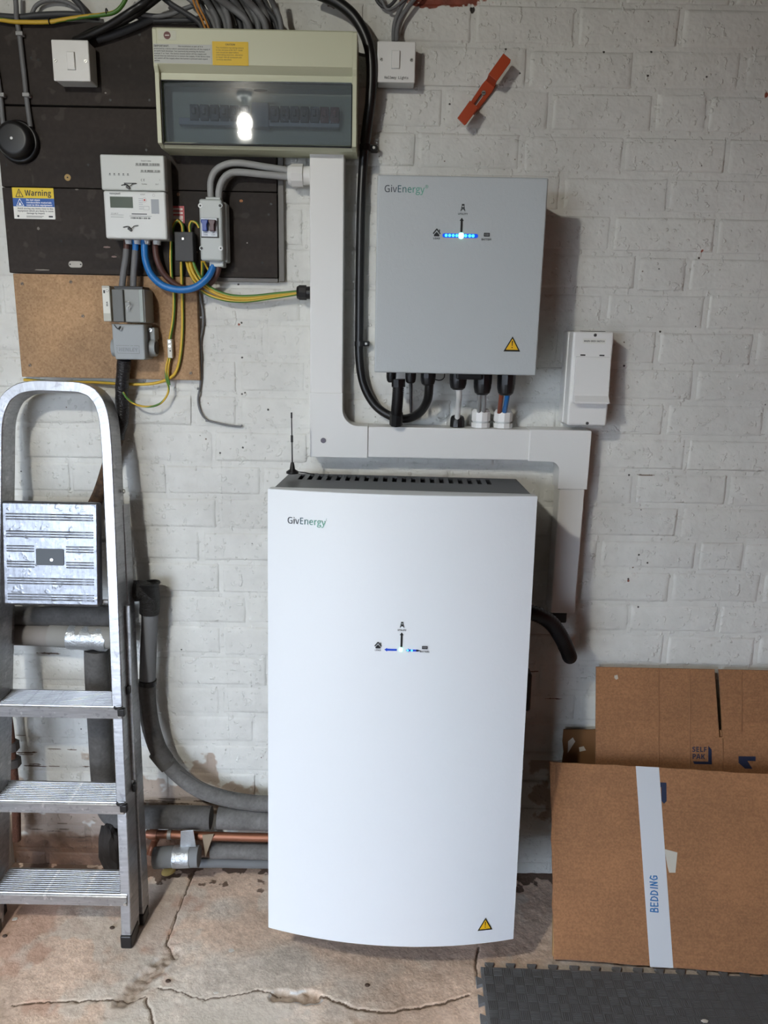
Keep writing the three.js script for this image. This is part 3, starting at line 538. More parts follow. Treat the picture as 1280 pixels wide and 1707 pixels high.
{
  const c = thing('corrugated_hose', 'black corrugated hose curling out from the right side of the battery', 'conduit');
  const pts = [[0.3037, 0.8284, 0.21], [0.3396, 0.8208, 0.21], [0.3724, 0.7999, 0.205], [0.3994, 0.7633, 0.19], [0.4253, 0.7178, 0.15], [0.4416, 0.6841, 0.12], [0.4528, 0.6684, 0.07], [0.4497, 0.6745, 0.03]];
  part('hose', sweep(pts, (t) => 0.0162 + 0.0014 * Math.sin(t * 2 * Math.PI * 46), { seg: 368, radial: 18 }), M.blackPlastic, c);
  const k = thing('end_cap', 'black open end plug below the lower trunking run', 'plug');
  part('plug', wallBox({ x: TR.xl + 0.028, y: TR.end - 0.016, w: 0.034, h: 0.034 }, 0.012, 0.05, 0.004), M.blackPlastic, k);
}

// ---------------------------------------------------------------- meter boards and what is fixed to them
const BOARD = 0.02;
const woodColor = (base, seed, streak = 26, speck = 10) => dataTexture(512, 512, (u, v) => { const n = fbm(u * 4, v * streak, 4, seed), m = fbm(u * 120, v * 120, 2, seed + 5), s = smooth(0.72, 0.8, fbm(u * 30, v * 30, 3, seed + 8)); return base.map((c) => c * (0.8 + 0.4 * n) + speck * (m - 0.5) + 14 * s); });
const darkWood = std(0xffffff, 0.8, { map: rep(woodColor([45, 38, 34], 101), 1.3, 1.3), bumpMap: rep(grainBump, 5, 5), bumpScale: 0.0004 });
const metres = (g) => { const p = g.attributes.position, uv = g.attributes.uv; for (let i = 0; i < p.count; i++) uv.setXY(i, p.getX(i) + p.getZ(i) * 0.3, p.getY(i)); return g; };
{
  const t = thing('meter_board', 'dark brown painted wooden board carrying meter and fuse box', 'board');
  const xl0 = -0.826, y1 = 2.0285, ya = 1.8683, yb = 1.706, y0 = 1.528, xr = -0.2464;
  const left = -0.842, gap = 0.0018;
  for (const [a, b] of [[y1, ya + gap], [ya - gap, yb + gap * 0.5], [yb - gap * 0.5, y0]]) part('plank', metres(wallBox({ x: (left + xr) / 2, y: (a + b) / 2, w: xr - left, h: a - b }, 0, BOARD, 0.0015, 1)), darkWood, t);
  const paleEdge = std(0x6d6a66, 0.6);
  part('edge_strip', wallBox({ x: xr + 0.008, y: (y1 + y0) / 2, w: 0.012, h: y1 - y0 + 0.014 }, 0, 0.014, 0.001, 1), paleEdge, t);
  part('edge_strip', wallBox({ x: (-0.4113 + xr) / 2, y: y0 - 0.005, w: xr - -0.4113, h: 0.008 }, 0, 0.014, 0.001, 1), paleEdge, t);
  const hole = (p, r = 0.003) => part('screw_hole', disc(p[0], p[1], BOARD, r, 0.0008, 12), M.black, t);
  for (const p of [[-0.7565, 1.959, 0.02], [-0.8288, 1.7503, 0.02], [-0.6515, 1.7536, 0.02], [-0.7217, 1.5966, 0.02], [-0.5957, 1.8818, 0.02], [-0.5132, 1.8833, 0.02], [-0.5246, 1.7858, 0.02], [-0.5269, 2.007, 0.02], [-0.4323, 1.778, 0.02], [-0.2641, 1.66, 0.02], [-0.2586, 1.6822, 0.02], [-0.2802, 1.5598, 0.02], [-0.7417, 1.9559, 0.02]]) hole(p, 0.0026);
  const plug = [-0.6974, 1.7274, 0.02]; part('wall_plug', disc(plug[0], plug[1], BOARD, 0.0068, 0.002, 18), std(0xa88a52, 0.6), t); hole([plug[0], plug[1]], 0.0016).position.z += 0.0012;
  for (const [p, w, h, c] of [[[-0.3237, 1.6871, 0.02], 0.008, 0.006, 0xa06a40], [[-0.4601, 1.6979, 0.02], 0.007, 0.008, 0x7a5a44], [[-0.7697, 1.6219, 0.02], 0.006, 0.007, 0x77706a], [[-0.428, 1.5796, 0.02], 0.014, 0.005, 0x6e5f58], [[-0.6797, 1.7035, 0.02], 0.008, 0.003, 0x77706a], [[-0.769, 1.5351, 0.02], 0.034, 0.0028, 0x8d867e], [[-0.6074, 1.5661, 0.02], 0.012, 0.004, 0x85706a], [[-0.6221, 1.586, 0.02], 0.016, 0.004, 0x85706a], [[-0.3125, 1.6007, 0.02], 0.003, 0.003, 0x99938c], [[-0.605, 1.8955, 0.02], 0.004, 0.003, 0x99938c]])
    part('paint_chip', slab([[-0.5, -0.2], [-0.1, -0.5], [0.45, -0.3], [0.5, 0.15], [0.1, 0.5], [-0.35, 0.35]].map(([x, y]) => [p[0] + x * w, p[1] + y * h]), BOARD - 0.0003, BOARD + 0.0004, 0), std(c, 0.7), t);
}
{
  const t = thing('chipboard_panel', 'tan chipboard panel on the wall under the dark meter board', 'board');
  const r = { x: (-0.835 - 0.4275) / 2, w: 0.4075, y: 0, h: 0 }, y1 = 1.5265, y0 = 1.3; r.y = (y0 + y1) / 2; r.h = y1 - y0;
  const tan = dataTexture(512, 512, (u, v) => { const n = fbm(u * 5, v * 4, 4, 120), m = fbm(u * 110, v * 110, 3, 121), s = smooth(0.7, 0.78, fbm(u * 130, v * 130, 2, 123)); const k = 0.84 + 0.3 * n; return [166 * k + 40 * (m - 0.5) - 14 * s, 132 * k + 38 * (m - 0.5) - 14 * s, 97 * k + 34 * (m - 0.5) - 12 * s]; });
  part('panel', metres(wallBox(r, 0, 0.019, 0.0012, 1)), std(0xffffff, 0.72, { map: rep(tan, 2.4, 2.4) }), t);
  for (const p of [[-0.8156, 1.5049, 0.02], [-0.8137, 1.3262, 0.02], [-0.4474, 1.3159, 0.02], [-0.6854, 1.4375, 0.02], [-0.707, 1.5108, 0.02]]) screw(t, p[0], p[1], 0.0192, 0.0035, std(0x7c6a58, 0.5, { metalness: 0.4 }));
}
{
  const r = { x: -0.7746, y: 1.6731, w: 0.0898, h: 0.0638 }, t = thing('warning_sign', 'small yellow, blue and white warning sign screwed to the dark board', 'sign');
  part('plate', slab(roundRect(r.x, r.y, r.w, r.h, 0.004), BOARD, BOARD + 0.0015, 0.0003), M.palePlastic, t);
  print('sign_face', r, BOARD + 0.0019, (g, w, h) => {
    g.fillStyle = '#e9e9e4'; g.fillRect(0, 0, w, h); g.fillStyle = '#e3c51a'; g.fillRect(0, 0, w, h * 0.335); g.fillStyle = '#1f57a6'; g.fillRect(0, h * 0.335, w, h * 0.27);
    g.strokeStyle = '#1a1208'; g.lineWidth = w * 0.016; g.lineJoin = 'round'; g.beginPath(); g.moveTo(w * 0.08, h * 0.295); g.lineTo(w * 0.165, h * 0.05); g.lineTo(w * 0.255, h * 0.295); g.closePath(); g.stroke();
    g.fillStyle = '#1a1208'; g.font = `bold ${Math.round(h * 0.2)}px sans-serif`; g.textAlign = 'center'; g.fillText('!', w * 0.167, h * 0.275);
    g.font = `bold ${Math.round(h * 0.25)}px sans-serif`; g.textAlign = 'left'; g.fillText('Warning', w * 0.3, h * 0.255, w * 0.64);
    g.strokeStyle = '#fff'; g.lineWidth = w * 0.012; g.beginPath(); g.moveTo(w * 0.08, h * 0.585); g.lineTo(w * 0.165, h * 0.36); g.lineTo(w * 0.255, h * 0.585); g.closePath(); g.stroke();
    g.fillStyle = '#fff'; g.beginPath(); g.moveTo(w * 0.125, h * 0.56); g.lineTo(w * 0.165, h * 0.46); g.lineTo(w * 0.205, h * 0.56); g.fill();
    g.font = `bold ${Math.round(h * 0.08)}px sans-serif`; ['Do not store', 'combustible materials', 'next to this equipment'].forEach((s, i) => g.fillText(s, w * 0.32, h * (0.415 + i * 0.082), w * 0.66));
    g.fillStyle = '#20242c'; g.font = `bold ${Math.round(h * 0.07)}px sans-serif`; g.textAlign = 'center'; ['Avoid storing any items close to this', 'equipment which are likely to cause', 'damage by impact'].forEach((s, i) => g.fillText(s, w * 0.53, h * (0.69 + i * 0.075), w * 0.9));
    g.beginPath(); g.arc(w * 0.1, h * 0.915, w * 0.025, 0, 7); g.fill(); g.fillRect(w * 0.3, h * 0.9, w * 0.42, h * 0.012); g.fillRect(w * 0.3, h * 0.935, w * 0.38, h * 0.012); g.fillRect(w * 0.84, h * 0.89, w * 0.1, h * 0.05);
  }, t, { ppm: 6500 });
}
{
  const r = { x: -0.6931, y: 1.5483, w: 0.0308, h: 0.014 }, t = thing('metal_tag', 'small oval metal tag on the bottom plank of dark board', 'tag');
  part('plate', slab(roundRect(r.x, r.y, r.w, r.h, r.h * 0.48), BOARD, BOARD + 0.0016, 0.0004), std(0x8b857c, 0.45, { metalness: 0.5 }), t);
  for (const k of [-1, 1]) part('rivet', disc(r.x + k * r.w * 0.38, r.y, BOARD + 0.0018, 0.0016, 0.001, 10), M.black, t);
}
// ---- light switches
function lightSwitch(label, f, z0, z1, shift, text) {
  const t = thing('light_switch', label, 'switch', 'light switches');
  part('back_box', wallBox({ x: f.x + shift[0], y: f.y + shift[1], w: f.w - 0.002, h: f.h - 0.002 }, z0, z1 - 0.004, 0.003), M.palePlastic, t);
  const p = part('switch_plate', wallBox(f, z1 - 0.007, z1, 0.0025, 3), M.whitePlastic, t);
  const rx = f.x + (text ? -0.001 : 0.001), ry = f.y + (text ? 0.004 : -0.001);
  part('rocker_surround', wallBox({ x: rx, y: ry, w: 0.0178, h: 0.0345 }, z1 - 0.002, z1 + 0.0004, 0.0008, 1), M.greyPlastic, p);
  part('rocker', rbox(0.0162, 0.033, 0.008, 0.0016).rotateX(0.06).translate(rx, ry, z1), M.whitePlastic, p);
  for (const k of [-1, 1]) screw(t, f.x + k * 0.031, ry, z1 + 0.0002, 0.0032);
  if (text) print('caption', { x: f.x + 0.001, y: f.y - f.h * 0.385, w: 0.05, h: 0.009 }, z1 + 0.0006, (g, w, h) => { g.clearRect(0, 0, w, h); g.fillStyle = '#1c1c1c'; g.font = `bold ${Math.round(h * 0.72)}px monospace`; g.textAlign = 'center'; g.textBaseline = 'middle'; g.fillText(text, w / 2, h / 2, w); }, t, { clear: true });
  return t;
}
{
  const a = { x: -0.6566, y: 1.9422, w: 0.0756, h: 0.0764 }; lightSwitch('white light switch on the dark board, left of the fuse box', a, BOARD, 0.066, [0, 0]);
  const b = { x: 0.0066, y: 1.9575, w: 0.0789, h: 0.0766 }; lightSwitch('white light switch captioned for hallway lights, right of the fuse box', b, 0, 0.047, [0, 0], 'Hallway Lights');
}
{
  const t = thing('junction_box', 'round black junction box on the dark board at left edge', 'junction box');
  const p = [-0.7942, 1.7952, 0.03], q = [-0.7938, 1.7955, 0.055];
  part('base', new THREE.LatheGeometry([[0, 0], [0.043, 0], [0.043, 0.01], [0.039, 0.014], [0, 0.014]].map(([x, y]) => new THREE.Vector2(x, y)), 40).rotateX(Math.PI / 2).translate(p[0], p[1], BOARD), M.blackPlastic, t);
  const lid = part('lid', new THREE.LatheGeometry([[0, 0.012], [0.038, 0.012], [0.037, 0.03], [0.033, 0.037], [0.026, 0.039], [0, 0.039]].map(([x, y]) => new THREE.Vector2(x, y)), 40).rotateX(Math.PI / 2).translate((p[0] + q[0]) / 2, (p[1] + q[1]) / 2, BOARD), M.blackPlastic, t);
  part('screw', disc((p[0] + q[0]) / 2, (p[1] + q[1]) / 2, BOARD + 0.0395, 0.0028, 0.0015, 12), M.steel, lid);
}
// ---- fuse box
{
  const t = thing('fuse_box', 'cream consumer unit with a smoky hinged lid and warning stickers', 'fuse box');
  const cream = std(0xc6c8ae, 0.45), x0 = -0.4745, x1 = -0.0715, y1 = 1.9905, y0 = 1.776, rim = 0.0085;
  const yA = 1.9251, yB = 1.9108, yC = 1.8993, yD = 1.7813, zf = 0.115, zi = 0.1;
  part('housing', profileX([[BOARD, y1], [zf - 0.003, y1], [zf, y1 - 0.003], [zf, yA], [zi, yB + 0.002], [zi, yC], [0.06, yC], [0.06, yD + 0.004], [zi, yD + 0.004], [zi - 0.012, y0], [BOARD, y0]], x0 + rim, x1 - rim), cream, t);
  for (const [a, b] of [[x0, x0 + rim], [x1 - rim, x1]]) part('side_cheek', profileX([[BOARD, y1], [zf - 0.004, y1], [zf, y1 - 0.004], [zf, yA - 0.004], [zi + 0.009, yB], [zi + 0.009, yD], [zi - 0.006, y0 + 0.003], [zi - 0.014, y0], [BOARD, y0]], a, b, 0.0008), cream, t);
  // breakers behind the lid
  const ym = (yC + yD) / 2 + 0.004, breakerDark = std(0x3c3f43, 0.5);
  part('breaker_rail', wallBox({ x: (x0 + x1) / 2, y: ym - 0.014, w: 0.33, h: 0.013 }, 0.058, 0.078, 0.001, 1), std(0xb4b8b9, 0.5), t);
  for (let i = 0; i < 15; i++) { if (i === 6 || i === 7) continue; const bx = lerp(-0.405, -0.105, i / 14.6); const b = part('breaker', wallBox({ x: bx, y: ym + 0.002, w: 0.0175, h: 0.03 }, 0.058, 0.082, 0.001, 1), i > 12 ? std(0x7a3f3c, 0.5) : breakerDark, t); part('toggle', wallBox({ x: bx, y: ym + 0.004, w: 0.007, h: 0.012 }, 0.08, 0.09, 0.001, 1), i > 12 ? std(0x8c4a45, 0.5) : M.blackPlastic, b); }
  part('main_switch', wallBox({ x: -0.27, y: ym, w: 0.034, h: 0.046 }, 0.058, 0.082, 0.001, 1), std(0x9a9d9e, 0.5), t);
  const smoky = phys(0xa4aeb8, 0.035, { transmission: 0.8, thickness: 0, ior: 1.5, side: THREE.DoubleSide });
  const lw = x1 - x0 - 2 * rim - 0.003, lh = yC - yD - 0.002, bow = 0.006, lg = new THREE.PlaneGeometry(lw, lh, 40, 1), lp = lg.attributes.position;   // clear sheet, bowed outwards
  for (let i = 0; i < lp.count; i++) { const u = lp.getX(i) / lw * 2; lp.setZ(i, bow * (1 - u * u)); }
  lg.computeVertexNormals();
  const lid = part('hinged_lid', lg.rotateY(-0.055).translate((x0 + x1) / 2, (yC + yD) / 2, zi + 0.003), smoky, t);
  for (const k of [-1, 1]) part('lid_seal', wallBox({ x: (x0 + x1) / 2, y: (yC + yD) / 2 + k * (lh / 2 + 0.0005), w: lw, h: 0.002 }, zi - 0.004, zi + 0.0035, 0.0006, 1), M.black, lid);
  for (const k of [-1, 1]) part('lid_seal', wallBox({ x: (x0 + x1) / 2 + k * (lw / 2 + 0.0002), y: (yC + yD) / 2, w: 0.002, h: lh }, zi - 0.004, zi + 0.0035, 0.0006, 1), M.black, lid);
  part('lid_pull', new THREE.CylinderGeometry(0.014, 0.014, 0.002, 24).scale(1, 1, 0.16).rotateX(Math.PI / 2).scale(1, 1, 1).translate(-0.2637, 1.8818, zi + 0.009), M.blackPlastic, lid);
  // stickers
  print('maker_sticker', { x: -0.4449, y: 1.9754, w: 0.0358, h: 0.0163 }, zf + 0.0006, (g, w, h) => { g.fillStyle = '#c9cbba'; g.fillRect(0, 0, w, h); g.fillStyle = '#5d2226'; g.beginPath(); g.arc(w / 2, h / 2, h * 0.42, 0, 7); g.fill(); g.fillStyle = '#cfc6c2'; g.fillRect(w / 2 - h * 0.26, h * 0.43, h * 0.52, h * 0.13); }, t);
  print('notice_sticker', { x: -0.4155, y: 1.943, w: 0.1147, h: 0.0342 }, zf + 0.0006, (g, w, h) => {
    g.fillStyle = '#b9bcb8'; g.fillRect(0, 0, w, h); g.fillStyle = '#17181a'; g.font = `bold ${Math.round(h * 0.15)}px sans-serif`; g.fillText('IMPORTANT.', 4, h * 0.15, w * 0.38);
    g.font = `bold ${Math.round(h * 0.098)}px sans-serif`; g.fillText('This installation or part of it is', w * 0.42, h * 0.14, w * 0.55);
    wrapText(g, 'protected by a device which automatically switches off the supply if an earth fault develops. Test quarterly by pressing the button marked ‘T’ or ‘Test’. The device should switch off the supply and should then be switched on to restore the supply. If the device does not switch off the supply when the button is pressed seek expert advice.', 4, h * 0.28, w * 0.97, h * 0.125);
  }, t, { ppm: 6500 });
  print('caution_sticker', { x: -0.3212, y: 1.9452, w: 0.0711, h: 0.0425 }, zf + 0.0007, (g, w, h) => {
    g.fillStyle = '#e0b90f'; g.fillRect(0, 0, w, h); g.fillStyle = '#2a2208'; g.font = `bold ${Math.round(h * 0.1)}px sans-serif`; g.textAlign = 'center'; g.fillText('CAUTION', w / 2, h * 0.16); g.textAlign = 'left'; g.font = `${Math.round(h * 0.085)}px sans-serif`;
    wrapText(g, 'This installation has wiring colours to two versions of BS 7671. Great care should be taken before undertaking extension, alteration or repair that all conductors are correctly identified.', w * 0.1, h * 0.29, w * 0.8, h * 0.1);
  }, t, { ppm: 6500 });
}
// ---- electricity meter
{
  const t = thing('electricity_meter', 'white electricity smart meter with small green display', 'meter');
  const x0 = -0.604, x1 = -0.4705, y1 = 1.764, y0 = 1.5973, ys = 1.6935, z = 0.082, m = std(0xc4c8c5, 0.42), m2 = std(0xd3d6d4, 0.4);
  part('back_case', wallBox({ x: (x0 + x1) / 2 + 0.001, y: (y0 + y1) / 2 + 0.002, w: x1 - x0 - 0.004, h: y1 - y0 }, BOARD, 0.066, 0.004), std(0x8f9391, 0.5), t);
  part('communications_module', wallBox({ x: (x0 + x1) / 2, y: (ys + y1) / 2, w: x1 - x0, h: y1 - ys - 0.001 }, 0.06, z, 0.0035, 3), m, t);
  part('meter_case', wallBox({ x: (x0 + x1) / 2 + 0.0015, y: (ys + y0) / 2, w: x1 - x0 - 0.003, h: ys - y0 - 0.001 }, 0.06, z + 0.001, 0.0045, 3), m2, t);
  const d = { x: -0.5635, y: 1.6702, w: 0.0478, h: 0.0221 }; part('display', wallBox(d, z - 0.002, z + 0.0015, 0.0006, 1), std(0x4a5548, 0.2), t);
  print('upper_print', { x: (x0 + x1) / 2, y: (ys + y1) / 2, w: x1 - x0 - 0.008, h: y1 - ys - 0.008 }, z + 0.0006, (g, w, h) => {
    g.clearRect(0, 0, w, h); g.fillStyle = '#33373a'; g.font = `${Math.round(h * 0.06)}px sans-serif`; g.textAlign = 'right'; g.fillText('Smart meter', w * 0.82, h * 0.15);
    const bars = (x, y, ww, hh) => { const r = rng(5); for (let a = 0; a < ww; a += 3) if (r() < 0.6) g.fillRect(x + a, y, 2, hh); g.fillRect(x, y + hh + 2, ww, 2); };
    bars(w * 0.55, h * 0.2, w * 0.41, h * 0.07); bars(w * 0.63, h * 0.41, w * 0.33, h * 0.06); g.font = `${Math.round(h * 0.1)}px sans-serif`; g.textAlign = 'left'; g.fillText('C E', w * 0.63, h * 0.76); g.font = `${Math.round(h * 0.055)}px sans-serif`; g.fillText('Toshiba', w * 0.64, h * 0.87); g.fillText('2017', w * 0.87, h * 0.87); g.fillText('2', w * 0.94, h * 0.73);
    for (let i = 0; i < 5; i++) { g.fillRect(w * (0.11 + i * 0.075), h * 0.535, w * 0.024, h * 0.03); g.fillRect(w * (0.105 + i * 0.075), h * 0.585, w * 0.034, h * 0.012); }
    g.fillRect(w * 0.35, h * 0.82, w * 0.2, h * 0.03); g.fillRect(w * 0.35, h * 0.82, w * 0.03, h * 0.08);
  }, t, { clear: true });
  print('lower_print', { x: (x0 + x1) / 2 + 0.0015, y: (ys + y0) / 2, w: x1 - x0 - 0.01, h: ys - y0 - 0.008 }, z + 0.0016, (g, w, h) => {
    g.clearRect(0, 0, w, h); g.fillStyle = '#2e3236'; g.font = `bold ${Math.round(h * 0.05)}px sans-serif`; g.fillText('Honeywell', w * 0.08, h * 0.045); g.font = `${Math.round(h * 0.035)}px sans-serif`; g.fillText('AS302P', w * 0.6, h * 0.05);
    g.fillStyle = '#9aa0a6'; g.fillRect(w * 0.78, h * 0.14, w * 0.13, h * 0.32); g.strokeStyle = '#9aa0a6'; g.strokeRect(w * 0.65, h * 0.3, w * 0.09, h * 0.08); g.fillStyle = '#6f7aa0'; for (let i = 0; i < 6; i++) g.fillRect(w * 0.57, h * (0.13 + i * 0.045), w * 0.07, 2);
    g.fillStyle = '#c2453e'; g.beginPath(); g.arc(w * 0.67, h * 0.16, w * 0.016, 0, 7); g.fill(); g.strokeStyle = '#c98a86'; g.beginPath(); g.arc(w * 0.67, h * 0.16, w * 0.035, 0, 7); g.stroke(); g.strokeStyle = '#44484c'; g.beginPath(); g.arc(w * 0.83, h * 0.05, w * 0.02, 0, 7); g.stroke();
    g.fillStyle = '#50565c'; for (let i = 0; i < 2; i++) g.fillRect(w * 0.08, h * (0.5 + i * 0.05), w * 0.22, 2); g.font = `${Math.round(h * 0.04)}px sans-serif`; g.fillText('C E  M 17', w * 0.09, h * 0.485); const r = rng(8); for (let a = 0; a < w * 0.33; a += 3) if (r() < 0.6) g.fillRect(w * 0.42 + a, h * 0.55, 2, h * 0.035); g.fillRect(w * 0.44, h * 0.465, w * 0.26, h * 0.02); g.fillRect(w * 0.4, h * 0.52, w * 0.38, 2);
  }, t, { clear: true });
  for (const [p, s] of [[[-0.5456, 1.7024, 0.084], 1], [[-0.5462, 1.6195, 0.085], 1]]) {     // wire seals
    const k = part('wire_seal', sweep([[p[0] - 0.016, p[1] + 0.001, p[2]], [p[0] - 0.004, p[1] + 0.003, p[2] + 0.002], [p[0] + 0.002, p[1] - 0.002, p[2] + 0.003], [p[0] + 0.008, p[1] + 0.004, p[2] + 0.001], [p[0] + 0.016, p[1] + 0.005, p[2]]], 0.0008, { radial: 5 }), M.blackPlastic, t);
    part('seal_tag', rbox(0.009, 0.005, 0.003, 0.001).rotateZ(-0.6).translate(p[0] - 0.002, p[1] - 0.003, p[2] + 0.001), M.blackPlastic, k);
  }
  for (const x of [-0.5646, -0.5453, -0.5259, -0.5027]) part('terminal_grommet', cyl(0.0085, 0.008, 0.01, 16).translate(x, y0 - 0.002, 0.048), m2, t);
}
{
  const r = { x: -0.4655, y: 1.6566, w: 0.0351, h: 0.0351 }; const t = thing('red_label', 'small red and white printed label beside the meter', 'label');
  print('label_face', r, BOARD + 0.0008, (g, w, h) => { g.fillStyle = '#b9474d'; g.fillRect(0, 0, w, h); g.fillStyle = '#ead9d6'; for (let i = 0; i < 4; i++) g.fillRect(w * 0.04, h * (0.13 + i * 0.22), w * 0.86, h * (i === 2 ? 0.2 : 0.12)); g.fillStyle = '#7a3a40'; for (let i = 0; i < 4; i++) g.fillRect(w * 0.1, h * (0.18 + i * 0.22), w * 0.7, h * 0.02); }, t);
}
// ---- earth block
{
  const t = thing('earth_block', 'dark grey earth connector block between meter and isolator', 'terminal block');
  const r = { x: -0.4444, y: 1.5875, w: 0.0404, h: 0.0609 };
  part('case', wallBox(r, BOARD, 0.05, 0.002), std(0x3a3a3c, 0.6), t);
  const p = [-0.4457, 1.6036, 0.05]; part('terminal_screw', wallBox({ x: p[0], y: p[1], w: 0.005, h: 0.005 }, 0.048, 0.0515, 0.0006, 1), M.steel, t);
  part('slot', wallBox({ x: p[0], y: p[1] + 0.005, w: 0.014, h: 0.003 }, 0.048, 0.0505, 0.0005, 1), M.black, t);
}
// ---- isolator
{
  const t = thing('isolator_switch', 'pale grey isolator with one blue and one maroon toggle', 'isolator');
  const m = std(0xb4bab9, 0.42), r = { x: -0.3792, y: 1.6197, w: 0.0482, h: 0.1244 }, z = 0.075;
  part('back_case', wallBox({ x: r.x + 0.0045, y: r.y - 0.002, w: r.w + 0.002, h: r.h - 0.002 }, BOARD, 0.055, 0.004), m, t);
  part('front_cover', wallBox(r, 0.05, z, 0.005, 3), m, t);
  const w = { x: -0.3828, y: 1.6248, w: 0.0356, h: 0.0402 };
  part('window_edge', wallBox({ x: w.x + 0.0015, y: w.y - 0.001, w: w.w + 0.003, h: w.h }, z - 0.004, z + 0.0005, 0.0005, 1), M.black, t);
  part('module_face', wallBox({ x: w.x, y: w.y, w: w.w - 0.002, h: w.h - 0.003 }, z - 0.004, z + 0.0011, 0.0005, 1), std(0xccd2da, 0.4), t);
  print('module_print', { x: w.x, y: w.y, w: w.w - 0.003, h: w.h - 0.004 }, z + 0.0016, (g, ww, h) => { g.clearRect(0, 0, ww, h); g.fillStyle = '#3b5f9a'; g.font = `bold ${Math.round(h * 0.13)}px sans-serif`; g.fillText('PROTEUS', 2, h * 0.14, ww * 0.5); g.fillStyle = '#555b66'; g.fillRect(ww * 0.6, h * 0.08, ww * 0.32, 3); g.fillStyle = '#4a6292'; g.font = `${Math.round(h * 0.12)}px sans-serif`; g.fillText('230V', ww * 0.1, h * 0.82); g.fillText('100A', ww * 0.1, h * 0.95); g.fillStyle = '#555b66'; g.fillText('2P', ww * 0.7, h * 0.82); g.fillText('I ON', ww * 0.62, h * 0.95); }, t, { clear: true, ppm: 7000 });
  const tg = (cx, c) => { const y = w.y + 0.003; return part('toggle', slab([[cx - 0.0075, y + 0.011], [cx + 0.0075, y + 0.011], [cx + 0.007, y + 0.006], [cx + 0.005, y + 0.002], [cx + 0.005, y - 0.011], [cx - 0.005, y - 0.011], [cx - 0.005, y + 0.002], [cx - 0.007, y + 0.006]], z, z + 0.012, 0.0012), std(c, 0.4), t); };
  tg(w.x - 0.0075, 0x1c3f96); tg(w.x + 0.008, 0x45202a);
  for (const [p, open] of [[[-0.4, 1.6677, 0.075], 1], [[-0.3582, 1.6685, 0.075], 0], [[-0.4004, 1.5823, 0.075], 0], [[-0.3594, 1.5831, 0.075], 1]]) { const s = part('screw_cap', disc(p[0], p[1], z, 0.0048, 0.0018, 18), open ? M.palePlastic : m, t); part('screw_hole', disc(p[0], p[1], z + 0.001, open ? 0.0018 : 0.003, 0.0008, 12), M.black, s); }
  for (const [a, b, c] of [[[-0.3865, 1.5573, 0.055], [-0.3592, 1.5579, 0.055], 1]]) part('cable_clamp', wallBox({ x: (a[0] + b[0]) / 2, y: a[1] - 0.003, w: 0.031, h: 0.016 }, 0.03, 0.06, 0.002), m, t);
  part('top_collar', wallBox({ x: r.x + 0.003, y: r.y + r.h / 2 + 0.002, w: 0.032, h: 0.008 }, 0.03, 0.06, 0.002), m, t);
}
